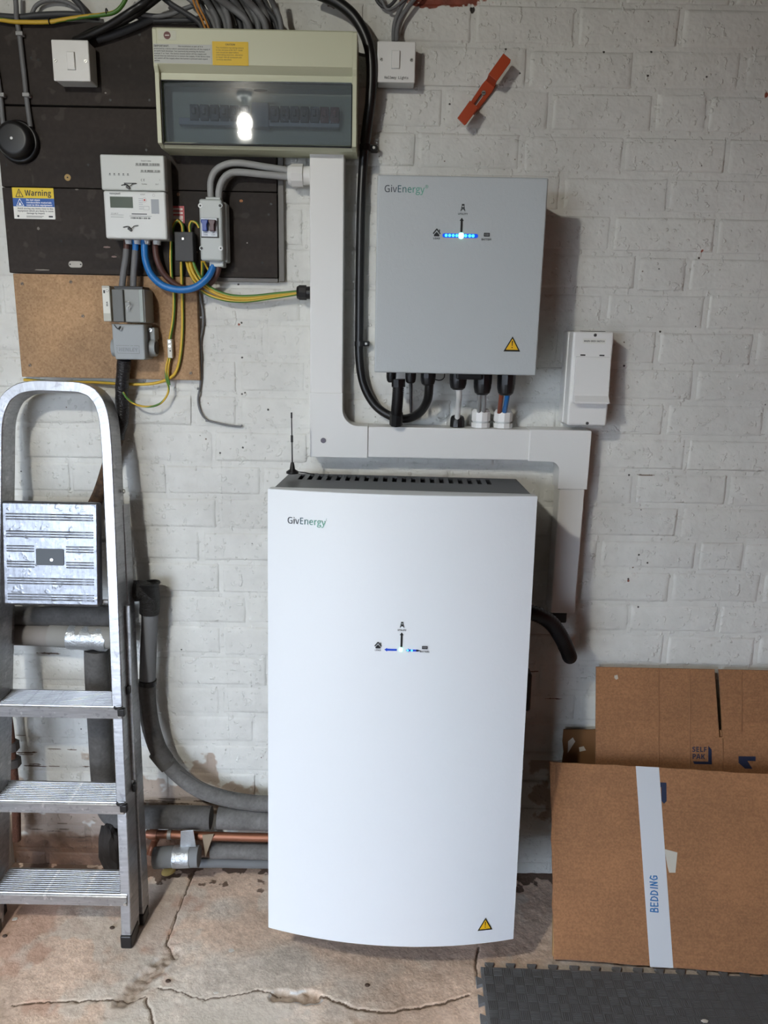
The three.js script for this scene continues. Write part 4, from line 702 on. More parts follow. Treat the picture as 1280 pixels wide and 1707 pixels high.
// ---- service head
{
  const t = thing('service_fuse', 'grey mains fuse holder with taped black cable, on chipboard panel', 'fuse holder');
  const m = std(0x8b8e8c, 0.5), m2 = std(0x93989a, 0.48), up = { x: -0.5627, y: 1.4605, w: 0.0685, h: 0.07 }, lo = { x: -0.5661, y: 1.3839, w: 0.073, h: 0.0754 };
  part('fuse_carrier', wallBox({ x: up.x + 0.006, y: up.y, w: up.w - 0.004, h: up.h }, 0.02, 0.085, 0.003), m, t);
  const cap = { x: -0.5806, y: 1.46, w: 0.0243, h: 0.0681 }; part('fuse_door', wallBox(cap, 0.07, 0.092, 0.002), std(0x5d5f5d, 0.5), t);
  part('ridge', wallBox({ x: -0.5315, y: up.y, w: 0.008, h: up.h - 0.002 }, 0.08, 0.088, 0.001, 1), std(0x98a09c, 0.5), t);
  const lb = { x: -0.6179, y: 1.4648, w: 0.0176, h: 0.076 }; part('side_shield', wallBox({ x: lb.x, y: lb.y, w: lb.w, h: lb.h }, 0.02, 0.055, 0.002), std(0xb9b7ac, 0.5), t);
  print('danger_label', { x: lb.x, y: lb.y + 0.006, w: lb.w - 0.003, h: lb.h * 0.7 }, 0.0557, (g, w, h) => { g.fillStyle = '#d9d8cf'; g.fillRect(0, 0, w, h); g.fillStyle = '#222'; g.save(); g.translate(w * 0.75, h * 0.72); g.rotate(-Math.PI / 2); g.font = `bold ${Math.round(w * 0.4)}px sans-serif`; g.fillText('80A', 0, 0); g.restore(); g.strokeStyle = '#222'; g.lineWidth = 2; g.beginPath(); g.arc(w * 0.72, h * 0.1, w * 0.18, 0, 7); g.stroke(); g.fillRect(w * 0.15, h * 0.08, w * 0.25, h * 0.12); }, t);
  part('cable_block', slab([[lo.x - lo.w * 0.46, lo.y + lo.h / 2], [lo.x + lo.w / 2, lo.y + lo.h / 2], [lo.x + lo.w / 2, lo.y - lo.h * 0.46], [lo.x + lo.w * 0.46, lo.y - lo.h / 2], [lo.x - lo.w * 0.4, lo.y - lo.h / 2], [lo.x - lo.w * 0.46, lo.y - lo.h * 0.2]], 0.02, 0.084, 0.003), m2, t);
  part('cable_ear', cyl(0.019, 0.021, 0.016, 24).rotateZ(Math.PI / 2).translate(lo.x - lo.w * 0.5, lo.y - 0.014, 0.05), m2, t);
  const ear = part('cable_ear', cyl(0.021, 0.019, 0.02, 24).rotateZ(Math.PI / 2).translate(lo.x + lo.w * 0.56, lo.y - 0.012, 0.045), m2, t);
  part('cable_entry_shade', cyl(0.014, 0.014, 0.002, 20).rotateZ(Math.PI / 2).translate(lo.x + lo.w * 0.56 + 0.0105, lo.y - 0.012, 0.045), M.black, ear);  // black disc painted for the shade inside the entry, no real bore
  part('side_lug', wallBox({ x: lo.x + lo.w * 0.56, y: lo.y + 0.018, w: 0.02, h: 0.028 }, 0.02, 0.055, 0.003), m2, t); screw(t, lo.x + lo.w * 0.57, lo.y + 0.026, 0.056, 0.0042);
  print('emboss_print', { x: lo.x, y: lo.y - 0.016, w: 0.05, h: 0.018 }, 0.0848, (g, w, h) => { g.clearRect(0, 0, w, h); g.strokeStyle = '#858a8c'; g.lineWidth = 2.5; g.strokeRect(3, 3, w - 6, h - 6); g.fillStyle = '#82878a'; g.font = `bold ${Math.round(h * 0.62)}px sans-serif`; g.textAlign = 'center'; g.textBaseline = 'middle'; g.fillText('HENLEY', w / 2, h / 2, w * 0.85); }, t, { clear: true });  // flat grey print, its tone stands for the shading of raised letters
  const s = [-0.5584, 1.4598, 0.095]; part('wire_seal', sweep([[s[0] - 0.004, s[1] + 0.008, s[2]], [s[0] + 0.004, s[1] + 0.009, s[2] + 0.002], [s[0] + 0.005, s[1] + 0.002, s[2]], [s[0] - 0.001, s[1] - 0.003, s[2] + 0.001], [s[0], s[1] - 0.012, s[2]]], 0.0011, { radial: 6 }), M.steel, t);
  const k = [-0.582, 1.4156, 0.094]; part('wire_seal', sweep([[k[0] - 0.008, k[1] + 0.004, k[2]], [k[0], k[1] - 0.004, k[2] + 0.002], [k[0] + 0.006, k[1] + 0.003, k[2]], [k[0] + 0.002, k[1] - 0.006, k[2]]], 0.0013, { radial: 6 }), std(0x3a3a3a, 0.5), t);
  part('top_opening_shade', wallBox({ x: -0.5616, y: up.y + up.h / 2 + 0.002, w: 0.062, h: 0.008 }, 0.025, 0.075, 0.001, 1), M.black, t);  // solid black block, its colour stands for the shade of an open top
}

// ---------------------------------------------------------------- cables
const cable = (name, pts, r, mat, label, group) => single(name, sweep(pts, r, { radial: 10 }), mat, label, 'cable', group);
{
  const t = thing('black_cable', 'thick black cable clipped to the wall between trunking and inverter', 'cable');
  part('sheath', sweep([[-0.1662, 2.0815, 0.05], [-0.1359, 2.0713, 0.05], [-0.108, 2.0589, 0.05], [-0.0786, 2.0356, 0.05], [-0.0549, 1.9977, 0.05], [-0.0444, 1.9537, 0.05], [-0.0448, 1.8932, 0.045], [-0.0517, 1.8382, 0.035], [-0.0589, 1.7762, 0.022], [-0.0629, 1.6856, 0.022], [-0.064, 1.5612, 0.022], [-0.0637, 1.4325, 0.022], [-0.0628, 1.3599, 0.022], [-0.0525, 1.2995, 0.022], [-0.027, 1.2538, 0.024], [0.0093, 1.2291, 0.03], [0.0452, 1.2235, 0.035], [0.0755, 1.2399, 0.055], [0.0907, 1.2698, 0.085], [0.0929, 1.3012, 0.1], [0.0924, 1.3154, 0.1]], (u) => u < 0.3 ? 0.0112 : 0.0098, { radial: 16 }), M.blackCable, t);
  for (const [c, s] of [[[-0.0552, 1.798, 0.026], [-0.0373, 1.7971, 0.026]], [[-0.0618, 1.3891, 0.022], [-0.0483, 1.3894, 0.022]]]) {
    part('cable_clip', toCreasedNormals(new THREE.CylinderGeometry(0.0128, 0.0128, 0.011, 20).toNonIndexed(), 0.5).translate(...c), M.blackPlastic, t);
    const b = part('clip_foot', wallBox({ x: s[0], y: s[1], w: 0.016, h: 0.011 }, 0.001, s[2] + 0.004, 0.003), M.blackPlastic, t);
    part('nail_head', disc(s[0], s[1], s[2] + 0.005, 0.0028, 0.002, 12), M.steel, b);
  }
}
cable('grey_cable', [[-0.3834, 1.6833, 0.045], [-0.3841, 1.7025, 0.045], [-0.3821, 1.7241, 0.045], [-0.3713, 1.7433, 0.045], [-0.348, 1.7556, 0.045], [-0.3199, 1.7584, 0.045], [-0.2699, 1.7533, 0.04], [-0.213, 1.7468, 0.036]], 0.0072, M.paleGreyCable, 'upper grey cable arching from isolator to the white gland', 'grey cables from the isolator');
cable('grey_cable', [[-0.3652, 1.6826, 0.052], [-0.3646, 1.7017, 0.052], [-0.3577, 1.7209, 0.052], [-0.345, 1.7346, 0.05], [-0.3249, 1.74, 0.048], [-0.2696, 1.7371, 0.044], [-0.2129, 1.7345, 0.038]], 0.0072, M.paleGreyCable, 'lower grey cable arching from isolator to the white gland', 'grey cables from the isolator');
// meter tails
{
  const two = (label, pts, r, top, bottom, split) => { const t = thing('meter_tail', label, 'cable', 'meter tails'); const c = new THREE.CatmullRomCurve3(pts.map(V)); const at = (a, b) => Array.from({ length: 7 }, (_, i) => c.getPoint(lerp(a, b, i / 6))); part('insulation', sweep(at(0, split), r, { radial: 12 }), top, t); part('sheath', sweep(at(split, 1), r * 1.08, { radial: 12 }), bottom, t); };
  two('brown-topped grey tail from the meter down to service fuse', [[-0.5683, 1.6015, 0.048], [-0.5693, 1.5842, 0.048], [-0.5718, 1.5643, 0.048], [-0.579, 1.5305, 0.048], [-0.5842, 1.4963, 0.05]], 0.0066, M.brownCable, M.greyCable, 0.3);
  two('blue-topped grey tail from the meter down to service fuse', [[-0.5488, 1.6019, 0.048], [-0.5498, 1.5846, 0.048], [-0.5522, 1.5647, 0.048], [-0.5567, 1.5309, 0.048], [-0.5592, 1.4967, 0.05]], 0.0066, M.blueCable, M.greyCable, 0.34);
  cable('blue_tail', [[-0.5294, 1.6022, 0.048], [-0.5298, 1.5811, 0.05], [-0.5285, 1.5563, 0.05], [-0.5167, 1.5274, 0.055], [-0.4902, 1.5051, 0.06], [-0.4535, 1.4969, 0.062], [-0.4206, 1.5026, 0.062], [-0.3944, 1.522, 0.06], [-0.3831, 1.5425, 0.055], [-0.3811, 1.5579, 0.05]], 0.0078, M.blueCable, 'thick blue tail looping from the meter to the isolator', 'meter tails');
  cable('brown_tail', [[-0.506, 1.6027, 0.048], [-0.5087, 1.5822, 0.042], [-0.5048, 1.5562, 0.042], [-0.4908, 1.5267, 0.036], [-0.4616, 1.5047, 0.03], [-0.4285, 1.5015, 0.03], [-0.3935, 1.5134, 0.036], [-0.3748, 1.5345, 0.046], [-0.3694, 1.5581, 0.05]], 0.0068, M.brownCable, 'dark brown tail looping behind the blue one to the isolator', 'meter tails');
}
// earth wires, green and yellow
const EG = 'green and yellow earth wires';
earth('earth_wire', [[-0.4491, 1.6176, 0.035], [-0.4498, 1.6323, 0.035], [-0.4572, 1.642, 0.035], [-0.4665, 1.6369, 0.035], [-0.4739, 1.6177, 0.03], [-0.4783, 1.5777, 0.03], [-0.4792, 1.5273, 0.03], [-0.4761, 1.4892, 0.028], [-0.4797, 1.4374, 0.028], [-0.4887, 1.3901, 0.032]], 0.0034, 'earth wire from the earth block top down to small connector', 'cable', EG, 0, [0.9, 0, 0.35]);
earth('earth_wire', [[-0.4553, 1.5602, 0.035], [-0.4572, 1.515, 0.03], [-0.459, 1.4638, 0.026], [-0.4611, 1.4117, 0.026], [-0.4673, 1.3587, 0.026], [-0.4784, 1.321, 0.026], [-0.499, 1.3016, 0.024], [-0.5419, 1.2897, 0.02], [-0.6038, 1.2884, 0.02], [-0.6823, 1.2904, 0.012], [-0.7653, 1.2888, 0.012], [-0.834, 1.2929, 0.012]], 0.0034, 'earth wire running under the chipboard panel edge behind ladder', 'cable', EG, 0, [0.8, 0.5, 0]);
earth('earth_wire', [[-0.4435, 1.5604, 0.035], [-0.439, 1.5404, 0.035], [-0.427, 1.5154, 0.034], [-0.4049, 1.4918, 0.03], [-0.3627, 1.4785, 0.03], [-0.3157, 1.4767, 0.032], [-0.262, 1.4841, 0.034], [-0.1952, 1.4955, 0.036]], 0.0036, 'lowest of three earth wires sweeping into the black trunking gland', 'cable', EG, 0, [0, -0.9, 0.2]);
earth('earth_wire', [[-0.4362, 1.5603, 0.038], [-0.4317, 1.5403, 0.038], [-0.418, 1.5178, 0.038], [-0.394, 1.4981, 0.036], [-0.3547, 1.4835, 0.036], [-0.3082, 1.4819, 0.036], [-0.255, 1.4893, 0.036], [-0.1952, 1.4981, 0.036]], 0.0036, 'middle of three earth wires sweeping into the black trunking gland', 'cable', EG, 0, [0, 0.9, 0.1]);
earth('earth_wire', [[-0.4291, 1.5603, 0.04], [-0.4215, 1.5402, 0.042], [-0.4078, 1.5178, 0.042], [-0.3851, 1.4993, 0.04], [-0.3471, 1.4873, 0.04], [-0.3011, 1.487, 0.038], [-0.2482, 1.4932, 0.037], [-0.1952, 1.4994, 0.036]], 0.0036, 'top of three earth wires sweeping into the black trunking gland', 'cable', EG, 0, [0, 0.7, 0.6]);
earth('earth_wire', [[-0.4332, 1.6177, 0.036], [-0.4339, 1.6325, 0.036], [-0.4284, 1.6412, 0.036], [-0.4181, 1.6377, 0.036], [-0.4132, 1.628, 0.036]], 0.003, 'short earth wire looping from earth block to isolator side', 'cable', EG);
earth('earth_wire', [[-0.4031, 1.5579, 0.045], [-0.3995, 1.5463, 0.034], [-0.3958, 1.5388, 0.034], [-0.3895, 1.5284, 0.04]], 0.0022, 'thin earth wire hanging out under the isolator', 'cable', EG, 60);
earth('earth_wire', [[-0.4071, 1.5578, 0.045], [-0.4102, 1.541, 0.034], [-0.4118, 1.5257, 0.035], [-0.4215, 1.5106, 0.03]], 0.003, 'yellow earth wire dropping from isolator behind the blue loop', 'cable', EG);
{
  const c = thing('earth_connector', 'small pale connector joining earth wires on the chipboard edge', 'terminal block'), r = { x: -0.4886, y: 1.3703, w: 0.011, h: 0.0421 };
  part('strip', wallBox(r, 0.02, 0.036, 0.002), std(0xc9c6ba, 0.4), c);
  for (const k of [0.36, 0.12]) part('screw', disc(r.x, r.y + r.h * k, 0.0365, 0.0026, 0.001, 10), M.steel, c);
  part('hole', disc(r.x + 0.001, r.y - r.h * 0.12, 0.0365, 0.0016, 0.001, 10), M.black, c);
}
earth('earth_wire', [[-0.4938, 1.3503, 0.03], [-0.5002, 1.3288, 0.03], [-0.5013, 1.3046, 0.03], [-0.4967, 1.2845, 0.03], [-0.5003, 1.2668, 0.03], [-0.5148, 1.2478, 0.035], [-0.5384, 1.2397, 0.04], [-0.5667, 1.2437, 0.045], [-0.586, 1.2586, 0.05], [-0.5947, 1.2719, 0.05]], 0.0024, 'thin earth wire looping from connector to taped service cable', 'cable', EG, 90);
earth('earth_wire', [[-0.4897, 1.3504, 0.03], [-0.4947, 1.3289, 0.03], [-0.4971, 1.3074, 0.03], [-0.4938, 1.2886, 0.03]], 0.0022, 'thin twisted earth wire under the small pale connector', 'cable', EG, 90);
// service cable: black tape above, brown sheath below
{
  const t = thing('service_cable', 'thick service cable, black taped above and rusty brown below', 'cable'), c = new THREE.CatmullRomCurve3([[-0.5878, 1.3439, 0.05], [-0.5942, 1.3104, 0.045], [-0.6027, 1.2692, 0.035], [-0.6058, 1.2209, 0.03], [-0.6202, 1.1651, 0.03], [-0.6418, 1.1085, 0.03], [-0.6637, 1.0509, 0.03], [-0.6836, 1.0072, 0.03], [-0.7092, 0.9506, 0.04], [-0.7269, 0.8897, 0.035], [-0.7424, 0.7817, 0.03]].map(V));
  const at = (a, b, n = 10) => Array.from({ length: n }, (_, i) => c.getPoint(lerp(a, b, i / (n - 1)))), lump = (s) => (u) => 0.0148 + 0.0022 * (vnoise(u * 14 + s, s, 5) - 0.4);
  part('tape_wrap', sweep(at(0, 0.4), lump(1), { radial: 16 }), std(0x1a191d, 0.35, { bumpMap: rep(grainBump, 12, 4), bumpScale: 0.003 }), t);
  const rust = dataTexture(256, 256, (u, v) => { const n = fbm(u * 20, v * 14, 4, 140); return [lerp(40, 112, n), lerp(28, 84, n), lerp(22, 58, n)]; });
  part('sheath', sweep(at(0.39, 1, 14), lump(3), { radial: 16 }), std(0xffffff, 0.8, { map: rep(rust, 6, 6), bumpMap: rep(grainBump, 12, 8), bumpScale: 0.003 }), t);
}
// thin grey wire along the chipboard edge
{
  const t = thing('thin_grey_wire', 'thin grey wire trailing down the white wall right of chipboard', 'wire');
  part('sheath', sweep([[-0.4217, 1.5171, 0.006], [-0.4239, 1.4912, 0.006], [-0.4185, 1.4521, 0.006], [-0.4197, 1.4191, 0.006], [-0.4263, 1.3857, 0.006], [-0.4264, 1.3454, 0.006], [-0.4297, 1.291, 0.006], [-0.4364, 1.2564, 0.006], [-0.4319, 1.2274, 0.006], [-0.4172, 1.2082, 0.006], [-0.3936, 1.2016, 0.006], [-0.3685, 1.1965, 0.006], [-0.3405, 1.1943, 0.006], [-0.3348, 1.1972, 0.006]], 0.0024, { radial: 8 }), M.greyCable, t);
  for (const p of [[-0.4217, 1.4402, 0.006], [-0.4342, 1.2799, 0.006], [-0.4172, 1.2068, 0.006]]) part('clip', rbox(0.006, 0.005, 0.008, 0.001).translate(...p), M.greyCable, t);
}
// cables on the dark board, far left
{
  const t = thing('clipped_cable', 'grey cable clipped down the dark board to the junction box', 'cable');
  part('sheath', sweep([[-0.7751, 2.0761, 0.03], [-0.7765, 2.0535, 0.026], [-0.7766, 2.0286, 0.028], [-0.7741, 1.9983, 0.026], [-0.7726, 1.9591, 0.026], [-0.7711, 1.9195, 0.026], [-0.7703, 1.8851, 0.026], [-0.7682, 1.8504, 0.026], [-0.7649, 1.8239, 0.03]], 0.0054, { radial: 10, squash: 0.8 }), M.greyCable, t);
  for (const p of [[-0.7717, 2.001, 0.028], [-0.7681, 1.8858, 0.028]]) part('clip', rbox(0.015, 0.008, 0.014, 0.002).translate(...p), M.paleGreyCable, t);
  const u = thing('clipped_cable', 'short grey cable clipped to the board at extreme left edge', 'cable');
  part('sheath', sweep([[-0.8323, 1.9749, 0.026], [-0.8286, 1.9355, 0.026], [-0.8247, 1.8841, 0.026], [-0.8242, 1.8494, 0.026], [-0.8241, 1.8237, 0.026]], 0.005, { radial: 10 }), M.greyCable, u);
  const p = [-0.8212, 1.8848, 0.028]; part('clip', rbox(0.015, 0.008, 0.014, 0.002).translate(...p), M.paleGreyCable, u);
}
// bundle over the board and fuse box
{
  const BG = 'cables running into the fuse box top';
  const fan = [
    [[-0.4032, 2.0806, 0.08], [-0.3961, 2.0634, 0.07], [-0.3871, 2.0474, 0.05], [-0.3762, 2.0259, 0.05], [-0.3722, 1.9975, 0.05]],
    [[-0.3862, 2.0762, 0.092], [-0.3785, 2.0592, 0.082], [-0.3685, 2.0434, 0.062], [-0.357, 2.022, 0.062], [-0.3531, 1.9947, 0.0596]],
    [[-0.3769, 2.083, 0.075], [-0.3687, 2.0658, 0.065], [-0.358, 2.0497, 0.045], [-0.3459, 2.0282, 0.045], [-0.3411, 1.9994, 0.046]],
    [[-0.3594, 2.0752, 0.096], [-0.3506, 2.0582, 0.086], [-0.339, 2.0424, 0.066], [-0.3264, 2.0212, 0.066], [-0.322, 1.9941, 0.0628]],
    [[-0.3485, 2.0816, 0.08], [-0.3395, 2.0644, 0.07], [-0.3275, 2.0485, 0.05], [-0.3147, 2.027, 0.05], [-0.3097, 1.9986, 0.05]],
    [[-0.3327, 2.0741, 0.1], [-0.3234, 2.0572, 0.09], [-0.311, 2.0415, 0.07], [-0.298, 2.0203, 0.07], [-0.2935, 1.9936, 0.066]],
    [[-0.322, 2.0813, 0.082], [-0.3131, 2.0642, 0.072], [-0.3011, 2.0482, 0.052], [-0.2886, 2.0267, 0.052], [-0.2837, 1.9986, 0.0516]],
    [[-0.3073, 2.0753, 0.098], [-0.2986, 2.0584, 0.088], [-0.2871, 2.0427, 0.068], [-0.275, 2.0214, 0.068], [-0.2707, 1.9945, 0.0644]],
    [[-0.2963, 2.0825, 0.08], [-0.2883, 2.0654, 0.07], [-0.2776, 2.0493, 0.05], [-0.2664, 2.0278, 0.05], [-0.2619, 1.9995, 0.05]],
    [[-0.2809, 2.0773, 0.094], [-0.2738, 2.0603, 0.084], [-0.2643, 2.0445, 0.064], [-0.2542, 2.0232, 0.064], [-0.2505, 1.996, 0.0612]],
    [[-0.2728, 2.0837, 0.078], [-0.2658, 2.0665, 0.068], [-0.2565, 2.0504, 0.048], [-0.2466, 2.0289, 0.048], [-0.2425, 2.0004, 0.0484]],
    [[-0.3717, 2.0676, 0.115], [-0.3505, 2.0511, 0.105], [-0.3212, 2.0359, 0.085], [-0.2943, 2.0151, 0.085], [-0.2842, 1.9897, 0.078]],
    [[-0.2996, 2.0793, 0.088], [-0.2834, 2.0624, 0.078], [-0.2609, 2.0467, 0.058], [-0.2401, 2.0255, 0.058], [-0.2316, 1.9979, 0.0564]],
    [[-0.3467, 2.0692, 0.112], [-0.3423, 2.0524, 0.102], [-0.337, 2.0367, 0.082], [-0.3296, 2.0155, 0.082], [-0.3281, 1.9898, 0.0756]],
    [[-0.3098, 2.0683, 0.116], [-0.2961, 2.0517, 0.106], [-0.2772, 2.0363, 0.086], [-0.2592, 2.0154, 0.086], [-0.2528, 1.99, 0.0788]],
    [[-0.2529, 2.0755, 0.1], [-0.2465, 2.0586, 0.09], [-0.2379, 2.0428, 0.07], [-0.2287, 2.0215, 0.07], [-0.2255, 1.9948, 0.066]]
  ];
  const place = ['leftmost', 'second from left', 'third from left', 'fifth from left', 'sixth from left', 'seventh from left', 'ninth from left', 'tenth from left', 'eleventh from left', 'fourth from right', 'third from right', 'eighth from left', 'second from right', 'fourth from left', 'fifth from right', 'rightmost'];
  fan.forEach((pts, i) => cable('grey_cable', pts, 0.0058 + 0.0007 * (i % 3), i % 4 === 0 ? M.darkGreyCable : M.greyCable, `${i % 4 === 0 ? 'dark grey' : 'grey'} cable, ${place[i]} of the fan entering the fuse box top`, BG));
  for (const [d, side] of [[0, 'left'], [6, 'right']]) cable('orange_wire', [...[[-0.4015, 2.06, 0.09], [-0.3929, 2.0349, 0.09], [-0.3829, 2.016, 0.09], [-0.373, 1.9927, 0.09]]].map((p) => [p[0] + d * 0.0012, p[1], p[2]]), 0.0022, std(0xb0752a, 0.5), `${side} one of two thin orange wires over the fuse box`, 'thin orange wires');
  cable('black_cable', [[-0.4576, 2.0687, 0.07], [-0.4943, 2.0541, 0.05], [-0.5258, 2.0341, 0.05], [-0.5729, 2.0171, 0.04], [-0.6148, 2.007, 0.035], [-0.6472, 1.9948, 0.03]], 0.0074, M.blackCable, 'upper black cable slanting down to the left switch', 'black cables slanting to the left switch');
  cable('black_cable', [[-0.4663, 2.0591, 0.095], [-0.5016, 2.0448, 0.075], [-0.5313, 2.0272, 0.075], [-0.5755, 2.0094, 0.062], [-0.6191, 1.9946, 0.052], [-0.6562, 1.9869, 0.04]], 0.0072, M.blackCable, 'lower black cable slanting down to the left switch', 'black cables slanting to the left switch');
  cable('dark_cable', [[-0.4938, 2.0352, 0.03], [-0.533, 2.019, 0.03], [-0.5772, 2.0027, 0.03], [-0.6126, 1.9932, 0.03]], 0.0078, M.darkGreyCable, 'dark grey cable under the slanting black cables', 'black cables slanting to the left switch');
  cable('pale_cable', [[-0.4938, 2.0577, 0.075], [-0.5137, 2.0425, 0.075], [-0.5386, 2.0271, 0.075], [-0.5583, 2.0234, 0.06]], 0.004, M.paleGreyCable, 'pale grey cable end beside the slanting black cables');
  const HG = 'grey cables looping along the wall head';
  cable('grey_cable', [[-0.8292, 2.0371, 0.02], [-0.7773, 2.0347, 0.02], [-0.7398, 2.0387, 0.02], [-0.6899, 2.0418, 0.02], [-0.6527, 2.0414, 0.02], [-0.6096, 2.0377, 0.02]], 0.0062, M.darkGreyCable, 'dark grey cable running level above the dark board', HG);
  cable('grey_cable', [[-0.7514, 2.0399, 0.016], [-0.7399, 2.0578, 0.016], [-0.7206, 2.067, 0.016], [-0.6993, 2.0696, 0.016], [-0.6749, 2.0656, 0.016], [-0.651, 2.0528, 0.016], [-0.6295, 2.0399, 0.016]], 0.0042, M.greyCable, 'grey cable arching over the board at upper left', HG);
  cable('grey_cable', [[-0.6696, 2.0816, 0.026], [-0.6512, 2.0645, 0.026], [-0.6398, 2.0516, 0.026], [-0.6347, 2.0363, 0.026]], 0.0066, M.darkGreyCable, 'dark grey cable dropping over the board top, left of switch', HG);
  cable('grey_cable', [[-0.3808, 2.0642, 0.04], [-0.4241, 2.0504, 0.04], [-0.4552, 2.0389, 0.04], [-0.4835, 2.0351, 0.04], [-0.5153, 2.0378, 0.04]], 0.0044, M.greyCable, 'grey cable slanting left from above the fuse box', HG);
  cable('grey_cable', [[-0.4788, 2.0738, 0.05], [-0.4529, 2.0549, 0.05], [-0.4268, 2.0402, 0.05], [-0.3982, 2.0233, 0.05], [-0.3866, 2.006, 0.05]], 0.0054, M.darkGreyCable, 'dark grey cable slanting right into the fuse box', HG);
  cable('grey_cable', [[-0.3503, 2.0509, 0.03], [-0.4026, 2.0346, 0.03], [-0.4521, 2.0315, 0.03], [-0.5039, 2.0317, 0.03], [-0.5282, 2.0379, 0.03]], 0.0052, M.darkGreyCable, 'dark grey cable lying level along the board top', HG);
  cable('grey_cable', [[-0.4301, 2.073, 0.06], [-0.409, 2.0584, 0.06], [-0.3855, 2.0416, 0.06], [-0.369, 2.0268, 0.06], [-0.36, 2.0031, 0.06]], 0.0056, M.greyCable, 'grey cable slanting right beside the thin orange wires', HG);
  earth('earth_wire', [[-0.8232, 2.0268, 0.034], [-0.7843, 2.022, 0.034], [-0.7597, 2.0213, 0.034], [-0.7103, 2.0222, 0.034], [-0.6791, 2.0271, 0.034], [-0.6355, 2.0334, 0.034], [-0.5983, 2.0374, 0.034], [-0.5734, 2.0422, 0.034], [-0.5567, 2.0545, 0.034], [-0.542, 2.0765, 0.034]], 0.0042, 'thick earth wire running above the dark board at upper left', 'cable', EG, 16);
  for (const [p, l] of [[[-0.7065, 2.0234, 0.034], 'left black tie on the earth wire above the board'], [[-0.5881, 2.043, 0.034], 'right black tie on the earth wire above the board']]) single('cable_tie', new THREE.TorusGeometry(0.0056, 0.0014, 8, 18).rotateY(Math.PI / 2).translate(...p), M.blackPlastic, l, 'cable tie', 'black cable ties');
  // over the right switch
  const RG = 'grey cables above the right switch';
  cable('grey_cable', [[0.0003, 1.9998, 0.03], [-0.0001, 2.0231, 0.02], [0.0032, 2.0432, 0.02], [0.0138, 2.0654, 0.02], [0.0327, 2.0964, 0.02]], 0.0044, M.greyCable, 'left grey cable rising from the right switch', RG);
  cable('grey_cable', [[0.0065, 1.9999, 0.03], [0.0073, 2.0241, 0.024], [0.013, 2.0442, 0.024], [0.0285, 2.0664, 0.024], [0.0522, 2.0952, 0.024]], 0.0044, M.greyCable, 'right grey cable rising from the right switch', RG);
  cable('grey_cable', [[-0.0435, 2.0929, 0.02], [-0.0334, 2.0756, 0.02], [-0.0209, 2.067, 0.02], [-0.0061, 2.0717, 0.02], [0.0131, 2.0939, 0.02]], 0.0034, M.darkGreyCable, 'thin dark cable loop at the very top above right switch', RG);
  cable('grey_cable', [[-0.0336, 2.093, 0.026], [-0.0183, 2.0649, 0.026], [-0.0084, 2.0607, 0.026], [0.0086, 2.0697, 0.026], [0.0351, 2.092, 0.026]], 0.003, M.greyCable, 'thin grey cable loop at the very top above right switch', RG);
  cable('grey_cable', [[-0.0788, 1.9816, 0.03], [-0.0688, 1.9751, 0.03], [-0.0538, 1.9731, 0.03], [-0.0391, 1.9731, 0.02]], 0.003, M.greyCable, 'thin grey cable behind the thick black cable, right of fuse box');
}
// orange spring clip
{
  const t = thing('tool_clip', 'orange plastic tool clip screwed slantwise to the white wall', 'clip');
  const m = phys(0xa8401c, 0.42), c = [0.1883, 1.9066, 0.02];
  const o = new THREE.Group(); o.name = 'clip_body'; t.add(o);
  const half = 0.0105;
  const lb = (pts, x0, x1) => profileX(pts, x0, x1, 0.0012);  // profile in (z, y)
  const L = 0.083;
  // base strap with a slot
  part('strap', slab([[-half, -0.036], [half, -0.036], [half * 1.25, 0.02], [half * 1.1, 0.036], [-half * 1.1, 0.036], [-half * 1.25, 0.02]], 0.002, 0.008, 0.001, [[[-0.0028, -0.028], [-0.0028, 0.006], [0.0028, 0.006], [0.0028, -0.028]]]), m, o);
  part('upper_jaw', slab([[-half * 1.05, 0.03], [half * 1.05, 0.03], [half * 1.05, 0.074], [half * 0.8, 0.079], [-half * 1.05, 0.079]], 0.045, 0.049, 0.001), m, o);
  part('upper_web', new THREE.BoxGeometry(half * 2, 0.004, 0.045).translate(0, 0.032, 0.026), m, o);
  part('lower_jaw', slab([[-half * 1.05, -0.072], [half * 0.9, -0.074], [half * 1.05, -0.07], [half * 1.05, -0.03], [-half * 1.05, -0.03]], 0.04, 0.044, 0.001), m, o);
  part('lower_web', new THREE.BoxGeometry(half * 2, 0.004, 0.04).translate(0, -0.033, 0.023), m, o);
  screw(o, 0, 0.008, 0.009, 0.0045);
  o.position.set(c[0], c[1], 0); o.rotation.z = -0.63;
}

